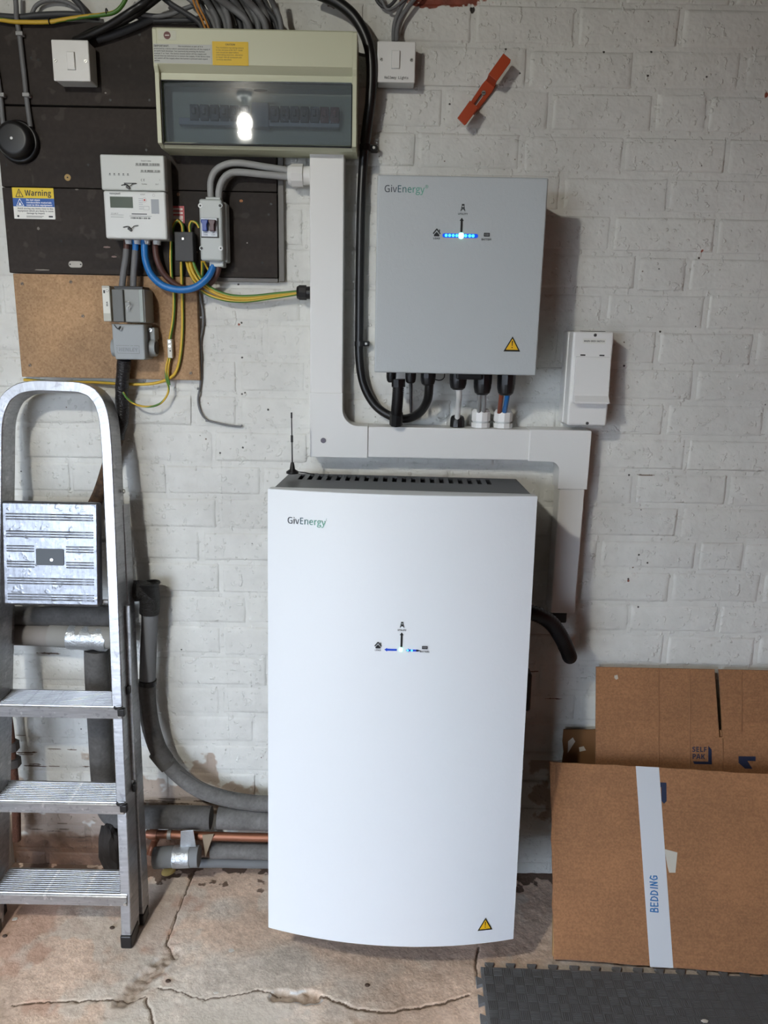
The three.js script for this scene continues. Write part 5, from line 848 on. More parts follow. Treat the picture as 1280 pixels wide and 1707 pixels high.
// ---------------------------------------------------------------- step ladder, folded, leaning on the wall
{
  const t = thing('step_ladder', 'folded aluminium step ladder leaning on the wall at left', 'ladder');
  const K = 0.145, Z0 = 0.287, front = (y) => Z0 - K * y, lean = Math.atan(K);           // plane of the front edges of the rails
  const scuff = dataTexture(512, 512, (u, v) => { const n = fbm(u * 6, v * 6, 4, 160), m = fbm(u * 90, v * 12, 3, 161), s = smooth(0.66, 0.74, fbm(u * 40, v * 40, 3, 162)), p = smooth(0.74, 0.78, fbm(u * 22 + 7, v * 22, 3, 163)); const k = 170 + 26 * (n - 0.5) + 34 * (m - 0.5) - 16 * s; return [lerp(k, 224, 0.5 * p), lerp(k + 1, 224, 0.5 * p), lerp(k + 4, 224, 0.5 * p)]; });
  const alu = std(0xffffff, 0.36, { metalness: 0.72, map: rep(scuff, 3, 3), bumpMap: rep(grainBump, 5, 5), bumpScale: 0.0003 });
  const black = M.blackPlastic;
  // rail section swept along a path in the leaning plane: width across x, depth into z
  function railSweep(path, w, d) {                    // path: points of the front outer line; returns a box-section sweep
    const c = new THREE.CatmullRomCurve3(path.map(V), false, 'catmullrom', 0.35), n = Math.max(40, Math.round(c.getLength() / 0.01)), pos = [], uv = [], idx = [];
    const nz = new THREE.Vector3(0, Math.sin(lean), Math.cos(lean));                    // out of the leaning plane
    const sec = [[-0.5, 0], [-0.42, 0.04], [0.42, 0.04], [0.5, 0], [0.5, -1], [-0.5, -1]];
    for (let i = 0; i <= n; i++) {
      const p = c.getPointAt(i / n), tan = c.getTangentAt(i / n), side = new THREE.Vector3().crossVectors(tan, nz).normalize();
      sec.forEach(([a, b], k) => { const q = p.clone().addScaledVector(side, a * w).addScaledVector(nz, b * d); pos.push(q.x, q.y, q.z); uv.push(i / n * c.getLength(), k * 0.02); });
    }
    const m = sec.length;
    for (let i = 0; i < n; i++) for (let k = 0; k < m; k++) { const a = i * m + k, b = i * m + (k + 1) % m; idx.push(a, a + m, b, b, a + m, b + m); }
    for (const [i, s] of [[0, 0], [n, 1]]) for (let k = 1; k + 1 < m; k++) s ? idx.push(i * m, i * m + k, i * m + k + 1) : idx.push(i * m, i * m + k + 1, i * m + k);
    const g = new THREE.BufferGeometry(); g.setAttribute('position', new THREE.Float32BufferAttribute(pos, 3)); g.setAttribute('uv', new THREE.Float32BufferAttribute(uv, 2)); g.setIndex(idx); g.computeVertexNormals();
    return toCreasedNormals(g.toNonIndexed(), 0.5);
  }
  const P = [[-0.5812, 0.0231, 0.2837], [-0.585, 0.2059, 0.2571], [-0.5964, 0.5728, 0.2039], [-0.606, 0.9266, 0.1526], [-0.6129, 1.138, 0.122], [-0.6186, 1.216, 0.1107], [-0.6287, 1.252, 0.1055], [-0.6468, 1.2749, 0.1021], [-0.673, 1.2847, 0.1007], [-0.715, 1.2864, 0.1005], [-0.7676, 1.2867, 0.1004], [-0.8045, 1.2795, 0.1015], [-0.8313, 1.261, 0.1042], [-0.8464, 1.2322, 0.1083], [-0.8539, 1.1958, 0.1136], [-0.8581, 1.0806, 0.1303], [-0.8687, 0.8137, 0.169], [-0.8823, 0.5392, 0.2088], [-0.9042, 0.1126, 0.2707], [-0.9092, 0.025, 0.2834]];
  part('rail_hoop', railSweep(P, 0.0235, 0.058), alu, t);
  const foot = (p, r) => part('rubber_foot', rbox(0.027, 0.034, 0.055, 0.004).translate(p[0], 0.0185, p[2] - 0.022), black, t);
  foot(P[0]); foot(P[P.length - 1]);
  // rear frame, folded close behind
  const rearTop = [-0.6066, 1.0189, 0.0876], rearBot = [-0.5741, 0.0296, 0.2113], rearTopL = [P[15][0] - 0.012, rearTop[1], rearTop[2]], rearBotL = [P[18][0] - 0.02, rearBot[1], rearBot[2]];
  for (const [a, b] of [[rearTop, rearBot], [rearTopL, rearBotL]]) {
    part('rear_leg', railSweep([b, [lerp(a[0], b[0], 0.66), lerp(a[1], b[1], 0.66), lerp(a[2], b[2], 0.66)], [lerp(a[0], b[0], 0.33), lerp(a[1], b[1], 0.33), lerp(a[2], b[2], 0.33)], a], 0.022, 0.042), alu, t);
    part('rubber_foot', rbox(0.026, 0.03, 0.04, 0.004).translate(b[0], 0.0165, b[2] - 0.014), black, t);
    part('hinge', cyl(0.022, 0.022, 0.012, 24).rotateZ(Math.PI / 2).translate(a[0] - 0.004 * Math.sign(a[0] + 0.73), a[1] - 0.01, a[2] - 0.01), alu, t);
  }
  for (const y of [0.93]) part('rear_crossbar', rod([lerp(rearBotL[0], rearTopL[0], y), y, 0.19 - 0.125 * y], [lerp(rearBot[0], rearTop[0], y), y, 0.19 - 0.125 * y], 0.008), alu, t);
  part('lock_strut', railSweep([[-0.5759, 0.3814, 0.1904], [-0.5813, 0.5971, 0.1624], [-0.584, 0.7936, 0.1368]], 0.011, 0.006), alu, t);
  for (const p of [[-0.5733, 0.364, 0.1927], [-0.5824, 0.5994, 0.1671]]) part('strut_pin', rbox(0.008, 0.02, 0.012, 0.002).translate(...p), black, t);
  const hr = [-0.5992, 1.0513, 0.1076]; part('rivet', cyl(0.005, 0.005, 0.004, 16).rotateZ(Math.PI / 2).translate(hr[0] + 0.006, hr[1], hr[2] - 0.02), M.steel, t);
  // treads with a ribbed top and a deep front lip
  const treads = [[[-0.8595, 0.5824, 0.2106], [-0.5896, 0.5686, 0.2126]], [[-0.865, 0.3564, 0.2433], [-0.5864, 0.348, 0.2445]], [[-0.8703, 0.1366, 0.2752], [-0.5817, 0.1296, 0.2762]]];
  treads.forEach(([l, r], i) => {
    const depth = [0.085, 0.088, 0.09][i], y = (l[1] + r[1]) / 2, zf = Z0 - K * y + 0.008, x0 = P[16][0] - 0.02, x1 = r[0] + 0.004, lip = 0.026, pr = [[zf, y - lip], [zf + 0.001, y - 0.002], [zf - 0.001, y]];
    const n = 12; for (let k = 0; k < n; k++) { const a = zf - 0.004 - (depth - 0.008) * k / n, w = (depth - 0.008) / n; pr.push([a, y], [a - w * 0.15, y + 0.0024], [a - w * 0.5, y + 0.0024], [a - w * 0.62, y]); }
    pr.push([zf - depth, y], [zf - depth, y - 0.018], [zf - depth + 0.003, y - 0.018], [zf - depth + 0.003, y - 0.003], [zf - 0.004, y - 0.003], [zf - 0.004, y - lip]);
    const td = part('tread', profileX(pr.reverse(), x0, x1), alu, t);
    if (i < 2) { part('clip_guard', sweep([[x1 - 0.02, y + 0.004, zf - 0.03], [x1 - 0.016, y - 0.0, zf - 0.004], [x1 - 0.006, y + 0.002, zf + 0.006], [x1 + 0.006, y + 0.004, zf + 0.002]], 0.0028, { radial: 8 }), black, td); part('end_plug', rbox(0.016, 0.018, 0.012, 0.002).translate(x1 + 0.001, y - 0.008, zf + 0.001), black, td); }
    part('rivet', disc(x1 - 0.004, y - lip + 0.007, zf + 0.002, 0.0038, 0.003, 14), M.steel, td);
  });
  // platform plate, folded up flat between the rails
  const a = [-0.8329, 1.0321, 0.1423], b = [-0.6242, 1.0415, 0.141], c = [-0.6325, 0.804, 0.1754], d = [-0.8542, 0.809, 0.1747];
  const w = b[0] - d[0], h = (a[1] + b[1] - c[1] - d[1]) / 2 / Math.cos(lean), pg = new THREE.Group(); pg.name = 'platform'; t.add(pg);
  pg.position.set((a[0] + b[0] + c[0] + d[0]) / 4, (a[1] + b[1] + c[1] + d[1]) / 4, (a[2] + b[2] + c[2] + d[2]) / 4); pg.rotation.x = -lean;
  const pw = ((b[0] - a[0]) + (c[0] - d[0])) / 2;
  const panelMat = std(0xb4b6ba, 0.3, { metalness: 0.85, map: rep(scuff, 1.5, 1.5), bumpMap: rep(paintBump, 0.25, 0.25), bumpScale: 0.0007 });
  part('platform_plate', rbox(pw, h, 0.024, 0.006, 3), panelMat, pg);
  const rib = (x0, x1, y) => part('rib', new THREE.CapsuleGeometry(0.0016, Math.abs(x1 - x0), 4, 8).rotateZ(Math.PI / 2).translate((x0 + x1) / 2, y, 0.012), panelMat, pg);
  for (const y of [0.38, 0.355, 0.33, 0.215, 0.19, 0.165, -0.235, -0.26, -0.285, -0.39, -0.415, -0.44]) rib(-pw * 0.44, pw * 0.44, y * h);
  for (const y of [0.075, 0.05, 0.025, -0.075, -0.1, -0.125]) { rib(-pw * 0.44, -pw * 0.17, y * h); rib(pw * 0.17, pw * 0.44, y * h); }
  const win = part('grip_recess', slab(roundRect(-0.0, -0.006, 0.062, 0.037, 0.003), 0.0105, 0.0135, 0.0006), std(0x3a4046, 0.45), pg);
  part('screw', disc(0.004, -0.012, 0.0142, 0.0035, 0.0016, 12), M.steel, win);
  part('platform_pivot', rod([-0.6341, 0.812, 0.1623], [-0.6125, 0.8124, 0.1622], 0.0055), alu, t);
}

// ---------------------------------------------------------------- lagged pipes at the foot of the wall
const PG = 'foam lagged pipes at the foot of the wall';
const grime = dataTexture(512, 256, (u, v) => { const n = fbm(u * 9, v * 12, 5, 190), m = fbm(u * 70, v * 60, 3, 191); const k = 200 + 70 * (n - 0.5) + 40 * (m - 0.5); return [k + 3, k, k - 5]; });
for (const m of [M.pipeFoam, M.darkFoam]) { m.map = rep(grime, 3, 3); m.color.multiplyScalar(1.4); m.color.b *= 1.06; }
const pipe = (name, pts, r, mat, label, group = PG, opt = {}) => single(name, sweep(pts, r, { radial: 20, ...opt }), mat, label, 'pipe', group);
pipe('lagged_pipe', [[-1.0113, 0.731, 0.05], [-0.9243, 0.7298, 0.05], [-0.8371, 0.7301, 0.05], [-0.7498, 0.732, 0.05], [-0.6625, 0.7338, 0.05], [-0.6131, 0.7349, 0.05]], 0.0235, M.darkFoam, 'upper level grey pipe behind the ladder, under the platform');
{
  const t = thing('lagged_pipe', 'lower level pale grey pipe behind ladder, ending in silver tape', 'pipe', PG);
  part('lagging', sweep([[-1.0107, 0.6855, 0.06], [-0.9235, 0.6858, 0.06], [-0.8655, 0.6855, 0.06], [-0.7988, 0.6838, 0.06]], 0.026, { radial: 20 }), std(0x827c77, 0.8), t);
  part('lagging', sweep([[-0.8, 0.6869, 0.06], [-0.7638, 0.6846, 0.06], [-0.7203, 0.684, 0.06], [-0.6694, 0.6835, 0.06], [-0.6129, 0.6816, 0.06]], 0.0285, { radial: 20 }), std(0x86847f, 0.8), t);
  part('silver_tape', sweep([[-0.7548, 0.6836, 0.061], [-0.7273, 0.6811, 0.061], [-0.691, 0.6819, 0.061], [-0.6622, 0.6779, 0.061]], (u) => 0.030 + 0.0012 * Math.sin(u * 17), { radial: 22 }), M.tape, t);
}
pipe('lagged_pipe', [[-0.6998, 0.643, 0.04], [-0.7017, 0.6144, 0.04], [-0.7041, 0.5338, 0.04], [-0.7057, 0.4184, 0.04], [-0.7073, 0.2998, 0.04], [-0.704, 0.2306, 0.04], [-0.6878, 0.1888, 0.045], [-0.6539, 0.1825, 0.05], [-0.5957, 0.1852, 0.052], [-0.5105, 0.1872, 0.052], [-0.4299, 0.1872, 0.052]], 0.0292, M.darkFoam, 'wide grey pipe dropping behind the ladder and bending right');
pipe('lagged_pipe', [[-0.4113, 0.1877, 0.052], [-0.3556, 0.1872, 0.052], [-0.2782, 0.1854, 0.052], [-0.2256, 0.1849, 0.052]], 0.0285, M.pipeFoam, 'wide grey pipe stub running behind the battery base');
{
  const t = thing('lagged_pipe', 'curved grey pipe sweeping from the black elbow to the battery', 'pipe', PG);
  part('lagging', sweep([[-0.5567, 0.7567, 0.06], [-0.5608, 0.7044, 0.06], [-0.5669, 0.642, 0.06], [-0.5718, 0.5754, 0.06]], 0.0195, { radial: 20 }), std(0x747577, 0.75), t);
  part('lagging', sweep([[-0.5739, 0.5626, 0.06], [-0.576, 0.5224, 0.06], [-0.5719, 0.4573, 0.06], [-0.5571, 0.3915, 0.06], [-0.5378, 0.3534, 0.06]], 0.0218, { radial: 20 }), M.darkFoam, t);
  part('lagging', sweep([[-0.5434, 0.3633, 0.06], [-0.5149, 0.3235, 0.06], [-0.4664, 0.2803, 0.06], [-0.4061, 0.2541, 0.06], [-0.3375, 0.2401, 0.06], [-0.2763, 0.2363, 0.06], [-0.2242, 0.2358, 0.06]], 0.0198, { radial: 20 }), M.pipeFoam, t);
  part('black_tape', sweep([[-0.5719, 0.5738, 0.06], [-0.5725, 0.561, 0.06]], 0.0215, { radial: 20, seg: 6 }), M.blackPlastic, t);
  part('brown_tape', sweep([[-0.5592, 0.3797, 0.06], [-0.5479, 0.3632, 0.06], [-0.5308, 0.34, 0.06]], 0.0222, { radial: 20, seg: 10 }), std(0x4b4844, 0.7), t);
  part('split_shade', sweep([[-0.4971, 0.3391, 0.079], [-0.4532, 0.3081, 0.079], [-0.4085, 0.2905, 0.079], [-0.3605, 0.278, 0.079]], 0.0012, { radial: 6 }), std(0x4c4b49, 0.85), t);  // dark tube on the surface, its colour paints the shade inside the slit
}
{
  const t = thing('pipe_elbow', 'black taped pipe elbow beside the ladder at mid height', 'pipe');
  const wrap = std(0x1f1d1c, 0.5, { bumpMap: rep(grainBump, 20, 10), bumpScale: 0.004 });
  part('elbow', sweep([[-0.6189, 0.8024, 0.06], [-0.5945, 0.8029, 0.06], [-0.5716, 0.8034, 0.06], [-0.5591, 0.7961, 0.06], [-0.5557, 0.778, 0.06], [-0.5586, 0.7475, 0.06]], (u) => 0.0262 - 0.003 * u, { radial: 20 }), wrap, t);
  part('socket_rim', new THREE.TorusGeometry(0.023, 0.003, 8, 28).rotateX(Math.PI / 2).rotateZ(0.1).translate(...[-0.5549, 0.8218, 0.06]), wrap, t);
  part('socket', cyl(0.0235, 0.0235, 0.04, 28).rotateZ(0.05).translate(...[-0.556, 0.7992, 0.06]), wrap, t);
}
{
  const t = thing('copper_pipe', 'bare copper pipe with a tee, running level near the floor', 'pipe');
  part('tube', sweep([[-0.5937, 0.1489, 0.07], [-0.5382, 0.1484, 0.07], [-0.4612, 0.1467, 0.07], [-0.3532, 0.1456, 0.07], [-0.2237, 0.1451, 0.07]], 0.0108, { radial: 16 }), M.copper, t);
  part('coupling', sweep([[-0.5859, 0.1491, 0.07], [-0.566, 0.1478, 0.07]], 0.0135, { radial: 16, seg: 4 }), M.copper, t);
  part('coupling', sweep([[-0.5382, 0.1484, 0.07], [-0.5289, 0.1486, 0.07]], 0.0125, { radial: 16, seg: 4 }), std(0x8d8a86, 0.5, { metalness: 0.4 }), t);
  part('branch', sweep([[-0.5662, 0.1425, 0.07], [-0.5731, 0.1282, 0.07], [-0.5752, 0.12, 0.085], [-0.5806, 0.1042, 0.09]], 0.0095, { radial: 14 }), M.copper, t);
}
{
  const t = thing('lagged_pipe', 'short fat grey lagging wrapped with silver tape near the floor', 'pipe', PG);
  part('lagging', sweep([[-0.5655, 0.1017, 0.1], [-0.5241, 0.1061, 0.1], [-0.4858, 0.1088, 0.1], [-0.4522, 0.1096, 0.1]], 0.0265, { radial: 20 }), std(0x77797b, 0.8), t);
  part('silver_tape', sweep([[-0.5162, 0.1071, 0.101], [-0.5009, 0.1074, 0.101], [-0.4733, 0.1098, 0.101]], 0.0278, { radial: 22, seg: 12 }), M.tape, t);
  part('tape_tail', slab([[0, 0], [0.042, 0.006], [0.036, 0.062], [0.004, 0.058]].map(([x, y]) => [x + -0.5006, y + 0.122]), 0.098, 0.0995, 0.0004), M.tape, t);
}
pipe('lagged_pipe', [[-0.4323, 0.0918, 0.055], [-0.3729, 0.0931, 0.055], [-0.2791, 0.0917, 0.055], [-0.226, 0.0911, 0.055]], 0.0205, M.pipeFoam, 'grey lagged pipe just under the bare copper pipe');
pipe('lagged_pipe', [[-0.4855, 0.0584, 0.06], [-0.4103, 0.0602, 0.06], [-0.4025, 0.0603, 0.06], [-0.3258, 0.0603, 0.06], [-0.2256, 0.0608, 0.06]], 0.0125, std(0x66686a, 0.75), 'thinnest grey pipe lying on the floor by the wall');
single('tape_flap', slab([[0, 0], [0.03, 0.004], [0.018, -0.03], [0.006, -0.066]].map(([x, y]) => [x + -0.4466, y + 0.159]), 0.082, 0.084, 0.0005), std(0x8a7a66, 0.7), 'beige paper flap hanging from the copper pipe', 'tape');
single('foam_lump', new THREE.IcosahedronGeometry(0.016, 2).scale(1.3, 0.7, 0.8).rotateZ(0.4).translate(...[-0.5524, 0.012, 0.0353]), std(0xa08a52, 0.9), 'yellow foam lump on the floor below the taped lagging', 'foam');
{
  const t = thing('rusty_pipe', 'rusty iron pipe with coupling rising behind ladder at lower left', 'pipe');
  const rust = std(0x5a3626, 0.85, { bumpMap: rep(grainBump, 20, 20), bumpScale: 0.003 });
  part('tube', sweep([[-0.9258, 0.4904, 0.06], [-0.9237, 0.4166, 0.06], [-0.9249, 0.3548, 0.06], [-0.9247, 0.2905, 0.06], [-0.9271, 0.2129, 0.06], [-0.9343, 0.1161, 0.06]], 0.0105, { radial: 16 }), rust, t);
  for (const p of [[-0.9234, 0.3866, 0.06], [-0.9231, 0.3414, 0.06]]) part('coupling_nut', toCreasedNormals(new THREE.CylinderGeometry(0.019, 0.019, 0.022, 6).toNonIndexed(), 0.4).translate(...p), std(0x4a4440, 0.8), t);
}
{
  const r = rng(33), g = new THREE.IcosahedronGeometry(1, 3), p = g.attributes.position;
  for (let i = 0; i < p.count; i++) { const k = 0.7 + 0.6 * fbm(p.getX(i) * 3 + 5, p.getY(i) * 3 + p.getZ(i) * 2, 3, 180); p.setXYZ(i, p.getX(i) * k * 0.028, p.getY(i) * k * 0.075, p.getZ(i) * k * 0.028); }
  g.computeVertexNormals();
  single('black_rag', g.translate(...[-0.6887, 0.1079, 0.07]), std(0x2a2522, 0.9), 'dark crumpled rag stuffed below the wide pipe bend', 'rag');
}

// ---------------------------------------------------------------- cardboard, mat, crumbs
const cardTex = dataTexture(512, 512, (u, v) => { const n = fbm(u * 5, v * 5, 4, 200), m = fbm(u * 14, v * 180, 3, 201), f = fbm(u * 160, v * 160, 2, 202); const k = 0.9 + 0.16 * n + 0.08 * (m - 0.5) + 0.22 * (f - 0.5); return [152 * k, 108 * k, 73 * k]; });
const card = std(0xffffff, 0.82, { map: rep(cardTex, 2, 2), bumpMap: rep(grainBump, 4, 4), bumpScale: 0.0004 }), cardEdge = std(0xa98358, 0.9), navy = std(0x1c2742, 0.7);
// sheet in its own plane, x to the right and y up from the lower left corner, leaning back
function sheet(name, label, w, h, at, lean, yaw, build, roll = 0, outline = null) {
  const t = thing(name, label, 'cardboard', 'flattened cardboard boxes'); t.userData.based = true;
  t.position.set(...at); t.rotation.order = 'YXZ'; t.rotation.set(-lean, yaw, roll);
  build(t); return t;
}
const r60 = rng(60);
const ragged = (w, h, step = 0.03, amp = 0.0016) => { const pts = []; const go = (x0, y0, x1, y1) => { const n = Math.max(2, Math.round(Math.hypot(x1 - x0, y1 - y0) / step)); for (let i = 0; i < n; i++) { const t = i / n; pts.push([lerp(x0, x1, t) + amp * (r60() - 0.5) * 2, lerp(y0, y1, t) + amp * (r60() - 0.5) * 2]); } }; go(0, 0, w, 0); go(w, 0, w, h); go(w, h, 0, h); go(0, h, 0, 0); return pts; };
{
  // big sheet in front
  const bl = [0.4118, 0.01, 0.3064], br = [0.892, 0.01, 0.3404], top = [0.4053, 0.4149, 0.14], yaw = Math.atan2(-(br[2] - bl[2]), br[0] - bl[0]), lean = Math.atan2(bl[2] - top[2], top[1] - bl[1]), h = Math.hypot(bl[2] - top[2], top[1] - bl[1]);
  sheet('cardboard_sheet', 'large flattened cardboard box in front, with white tape down it', 0.72, h, [bl[0], 0.0165, bl[2]], lean, yaw, (t) => {
    part('front_panel', metres(slab(ragged(0.72, h).map(([x, y]) => [x - 0.014 * y / h * (1 - x / 0.72), y]), 0, 0.005, 0.0004)), card, t);
    part('back_panel', metres(slab(ragged(0.715, h - 0.004).map(([x, y]) => [x + 0.004, y]), -0.009, -0.003, 0.0004)), card, t);
    part('edge_liner', new THREE.BoxGeometry(0.003, h - 0.01, 0.012).translate(-0.0008, h / 2, -0.002), cardEdge, t);
    const tape = std(0xc9cdd2, 0.4);
    const x0 = 0.233, x1 = 0.205, w = 0.052;          // tape runs from the top edge to the bottom edge
    const tp = part('white_tape', slab([[x0 - 0.046, h + 0.001], [x0 + w - 0.044, h + 0.001], [x1 + w + 0.012, 0.0], [x1 + 0.012, -0.001]], 0.0048, 0.0058, 0.0002), tape, t);
    part('torn_label', slab([[0.252, h * 0.585], [0.281, h * 0.572], [0.276, h * 0.47], [0.262, h * 0.468], [0.258, h * 0.5]], 0.005, 0.0064, 0.0002), std(0xbdb9ae, 0.7), t);
    print('handwriting', { x: 0.2245, y: h * 0.365, w: 0.024, h: 0.09 }, 0.0066, (g, ww, hh) => {
      g.clearRect(0, 0, ww, hh); g.strokeStyle = '#1d6aa8'; g.lineWidth = ww * 0.1; g.lineCap = g.lineJoin = 'round'; g.translate(ww * 0.9, hh * 0.98); g.rotate(-Math.PI / 2 + 0.03);
      const S = hh / 7.4, H = ww * 0.72, pen = (k, pts) => { g.beginPath(); pts.forEach(([x, y], i) => i ? g.lineTo((k + x) * S, -y * H) : g.moveTo((k + x) * S, -y * H)); g.stroke(); };
      pen(0, [[0.05, 0], [0.1, 1], [0.55, 0.95], [0.6, 0.62], [0.15, 0.52], [0.7, 0.42], [0.65, 0.05], [0.05, 0]]); pen(1, [[0.65, 0.92], [0.05, 0.95], [0.1, 0], [0.7, 0.05]]); pen(1, [[0.08, 0.5], [0.55, 0.5]]);
      for (const k of [2, 3.05]) pen(k, [[0.05, 0], [0.1, 0.95], [0.6, 0.8], [0.75, 0.45], [0.55, 0.1], [0.05, 0]]);
      pen(4.1, [[0.2, 0], [0.25, 0.95]]); pen(4.7, [[0.05, 0], [0.1, 0.95], [0.6, 0.05], [0.65, 1]]); pen(5.7, [[0.75, 0.85], [0.35, 0.98], [0.05, 0.5], [0.3, 0.02], [0.75, 0.12], [0.75, 0.5], [0.4, 0.48]]);
    }, t, { clear: true, tilt: 0.04 });
    part('printed_mark', slab([[0.242, h * 0.925], [0.258, h * 0.925], [0.258, h * 0.83], [0.252, h * 0.815], [0.246, h * 0.83], [0.246, h * 0.9], [0.242, h * 0.9]], 0.0046, 0.0053, 0.0001), navy, t);
  });
}
{
  const bl = [0.5486, 0.01, 0.1999], tl = [0.5292, 0.606, 0.03], br = [bl[0] + 0.6, 0, bl[2]], lean = Math.atan2(bl[2] - tl[2], tl[1] - bl[1]), h = Math.hypot(bl[2] - tl[2], tl[1]);
  sheet('cardboard_sheet', 'tall flattened cardboard box behind, printed SELF PAK in navy', 0.6, h, [tl[0] + 0.004, 0.012, bl[2]], lean, 0, (t) => {
    const cut = 0.296;                                // slot between two flaps at the top
    part('front_panel', metres(slab([[0, 0], [0.6, 0], [0.6, h], [cut + 0.008, h], [cut + 0.017, h - 0.165], [cut + 0.009, h - 0.166], [cut - 0.003, h], [0, h]], 0, 0.005, 0.0004)), card, t);
    part('back_panel', metres(slab([[0.003, 0], [0.595, 0], [0.595, h - 0.004], [cut + 0.016, h - 0.004], [cut + 0.02, h - 0.15], [cut + 0.008, h - 0.15], [cut - 0.004, h - 0.004], [0.003, h - 0.004]], -0.009, -0.003, 0.0004)), card, t);
    for (const [x, a, b] of [[0.155, h - 0.004, h - 0.26], [0.232, h - 0.004, h - 0.26], [cut + 0.017, h - 0.17, h - 0.27], [0.36, h - 0.004, h - 0.15]]) part('crease', new THREE.CapsuleGeometry(0.0017, a - b, 3, 8).translate(x, (a + b) / 2, 0.005), card, t);
    print('printed_name', { x: 0.262, y: h - 0.208, w: 0.05, h: 0.048 }, 0.0062, (g, w, hh) => { g.clearRect(0, 0, w, hh); g.fillStyle = '#1c2742'; g.font = `bold ${Math.round(hh * 0.36)}px sans-serif`; g.fillText('SELF', 0, hh * 0.38, w * 0.74); g.fillText('PAK', 0, hh * 0.74, w * 0.64); g.beginPath(); g.moveTo(w * 0.8, hh * 0.06); g.lineTo(w * 0.96, hh * 0.24); g.lineTo(w * 0.98, hh); g.lineTo(w * 0.12, hh); g.lineTo(w * 0.04, hh * 0.86); g.lineTo(w * 0.8, hh * 0.86); g.fill(); }, t, { clear: true, ppm: 5000 });
    part('printed_mark', slab([[0, 0], [0.042, 0], [0.042, -0.011], [0.022, -0.011], [0.034, -0.03], [0.016, -0.03], [0, -0.016]].map(([x, y]) => [x + 0.352, y + h - 0.211]), 0.0046, 0.0054, 0.0001), navy, t);
    part('paper_scrap', slab([[0, 0], [0.007, 0.002], [0.009, -0.007], [0.004, -0.01], [0, -0.006]].map(([x, y]) => [x + 0.045, y + h - 0.02]), 0.004, 0.0072, 0.0003), std(0xb9b2a6, 0.7), t);
  });
}
{
  const tl = [0.4668, 0.4298, 0.02], bl = [0.5115, 0.01, 0.1093], lean = 0.2, h = tl[1] / Math.cos(lean);
  sheet('cardboard_sheet', 'small brown cardboard piece peeping out with torn white tape', 0.3, h, [tl[0], 0.012, 0.02 + h * Math.sin(lean)], lean, 0, (t) => {
    part('front_panel', metres(slab(ragged(0.3, h, 0.03, 0.0022), 0, 0.005, 0.0004)), std(0x74502f, 0.85), t);
    part('torn_tape', slab([[0.018, h - 0.05], [0.03, h - 0.03], [0.024, h - 0.02], [0.012, h - 0.03], [0.012, h - 0.06]], 0.0048, 0.0062, 0.0002), std(0xbfb3a4, 0.6), t);
    part('torn_tape', slab([[0.04, h - 0.045], [0.052, h - 0.042], [0.058, h - 0.052], [0.042, h - 0.056]], 0.0048, 0.0062, 0.0002), std(0xbfb3a4, 0.6), t);
  });
}
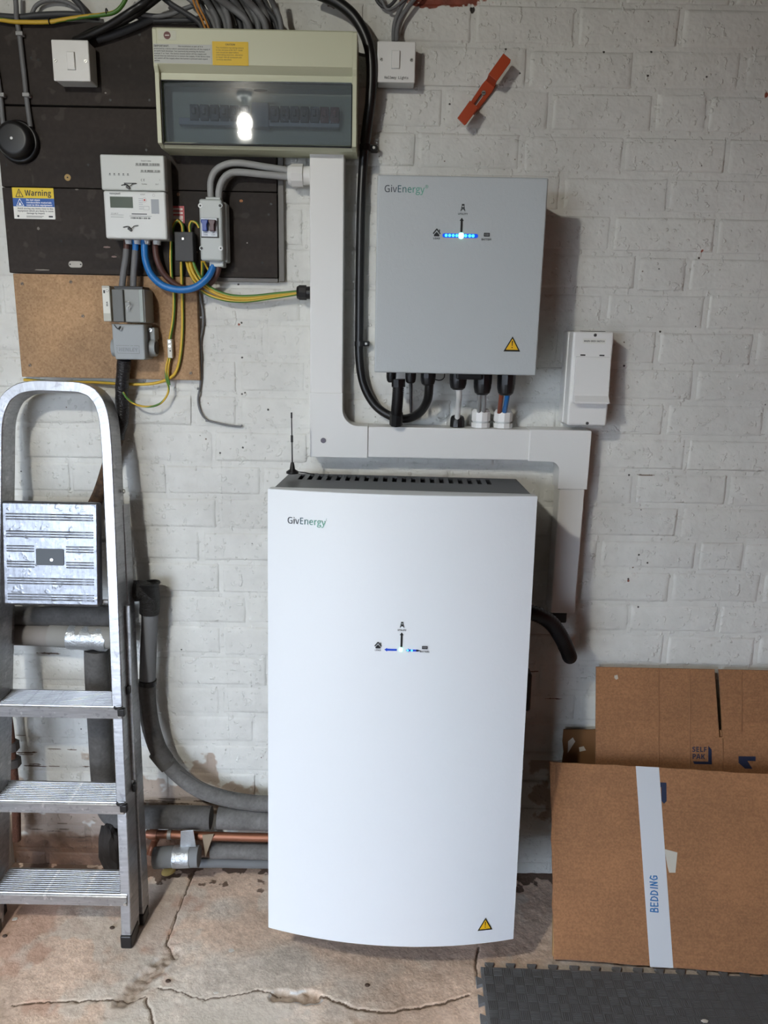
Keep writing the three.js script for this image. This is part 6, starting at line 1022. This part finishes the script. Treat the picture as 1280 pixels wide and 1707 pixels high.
// interlocking rubber floor tile
{
  const t = thing('rubber_mat', 'black interlocking rubber floor tile with basket weave tread, lower right', 'mat'); t.userData.based = true;
  const a = [0.2414, 0.01, 0.3279], b = [0.8756, 0.01, 0.3606], yaw = 0.0;
  t.position.set(a[0], 0.0, a[2]); t.rotation.y = -0.02;
  const TH = 0.010, S = 0.6, rubber = std(0x737477, 0.78, { bumpMap: rep(grainBump, 20, 20), bumpScale: 0.0006 });
  // outline with dovetail tabs along the back (z = 0) and the left (x = 0) edges; local x right, local -y is towards the camera
  const s = new THREE.Shape(), tabs = [];
  const pitch = 0.0485, neck = 0.013, wide = 0.019, out = 0.0135;
  s.moveTo(0, 0);
  const X = 0.78;
  for (let x = pitch * 0.45; x < X - pitch; x += pitch) { s.lineTo(x - neck + 0.008, 0); s.lineTo(x - wide + 0.008, out); s.lineTo(x + wide - 0.008, out); s.lineTo(x + neck - 0.008, 0); }
  s.lineTo(X, 0); s.lineTo(X, -S); s.lineTo(0, -S);
  for (let y = S - pitch * 0.6; y > 0.02; y -= pitch) { s.lineTo(0, -y - neck + 0.004); s.lineTo(-out, -y - wide + 0.004); s.lineTo(-out, -y + wide - 0.008); s.lineTo(0, -y + neck - 0.008); }
  s.lineTo(0, 0);
  part('mat_base', new THREE.ExtrudeGeometry(s, { depth: TH - 0.001, bevelEnabled: true, bevelSize: 0.0006, bevelThickness: 0.0005, bevelOffset: -0.0006, bevelSegments: 1 }).rotateX(-Math.PI / 2), rubber, t);
  const ribs = [], cell = 0.0222, one = new THREE.BoxGeometry(cell * 0.88, 0.004, cell * 0.095).toNonIndexed();
  for (let i = 0; i * cell < X - cell; i++) for (let j = 0; j * cell < 0.3; j++) for (let k = 0; k < 5; k++) {
    const g = one.clone(), o = (k - 2) * cell * 0.19;
    if ((i + j) % 2) g.translate(0, 0, o); else g.rotateY(Math.PI / 2).translate(o, 0, 0);
    ribs.push(g.translate((i + 0.5) * cell + 0.004, TH + 0.0008, (j + 0.5) * cell + 0.004));
  }
  const rb = part('tread_ribs', mergeGeometries(ribs), rubber, t); rb.userData.kind = 'stuff';
}
// paint flakes and grit
{
  const flake = (p, sz, k, label) => { const r = rng(k * 13 + 5), pts = Array.from({ length: 6 }, (_, i) => { const a = i / 6 * 6.283, q = sz * (0.6 + 0.6 * r()); return [Math.cos(a) * q, Math.sin(a) * q * 0.7]; }); single('paint_flake', slab(pts, 0, 0.0015, 0.0003).rotateX(-Math.PI / 2).translate(p[0], p[1], p[2]), std(0xd8d4cc, 0.7), label, 'paint flake', 'white paint flakes'); };
  flake([-0.881, 0.003, 0.2048], 0.008, 1, 'white paint flake on the floor below the lowest ladder tread');
  flake([-0.3365, 0.003, 0.2898], 0.008, 2, 'pale flake on bare floor between ladder and battery');
  flake([-0.3461, 0.003, 0.407], 0.005, 3, 'tiny pale flake beside the thin floor crack');
  flake([0.6968, 0.016, 0.4657], 0.008, 4, 'white flake on the rubber mat near the bottom edge');
  for (const [p, l] of [[[-0.6364, 0.003, 0.2255], 'dark crumb on the floor near the ladder foot'], [[-0.4592, 0.003, 0.3778], 'dark crumb beside the broken floor hollow'], [[-0.0162, 0.003, 0.3784], 'dark crumb on the floor below the battery'], [[-0.88, 0.003, 0.2583], 'brown crumb on the floor at the far left']]) single('floor_crumb', new THREE.IcosahedronGeometry(0.005, 1).scale(1.2, 0.6, 0.9).translate(...p), std(0x4a3a30, 0.9), l, 'crumb', 'dark crumbs on the floor');
}

// put every group's origin at the base of its thing
scene.updateMatrixWorld(true);
for (const o of [...scene.children]) {
  if (!o.isGroup || o.userData.kind === 'structure' || o.userData.based) continue;
  const b = new THREE.Box3().setFromObject(o); if (b.isEmpty()) continue;
  const at = new THREE.Vector3((b.min.x + b.max.x) / 2, b.min.y, (b.min.z + b.max.z) / 2);
  o.position.copy(at); for (const c of o.children) c.position.sub(at);
}
renderer.render(scene, camera);
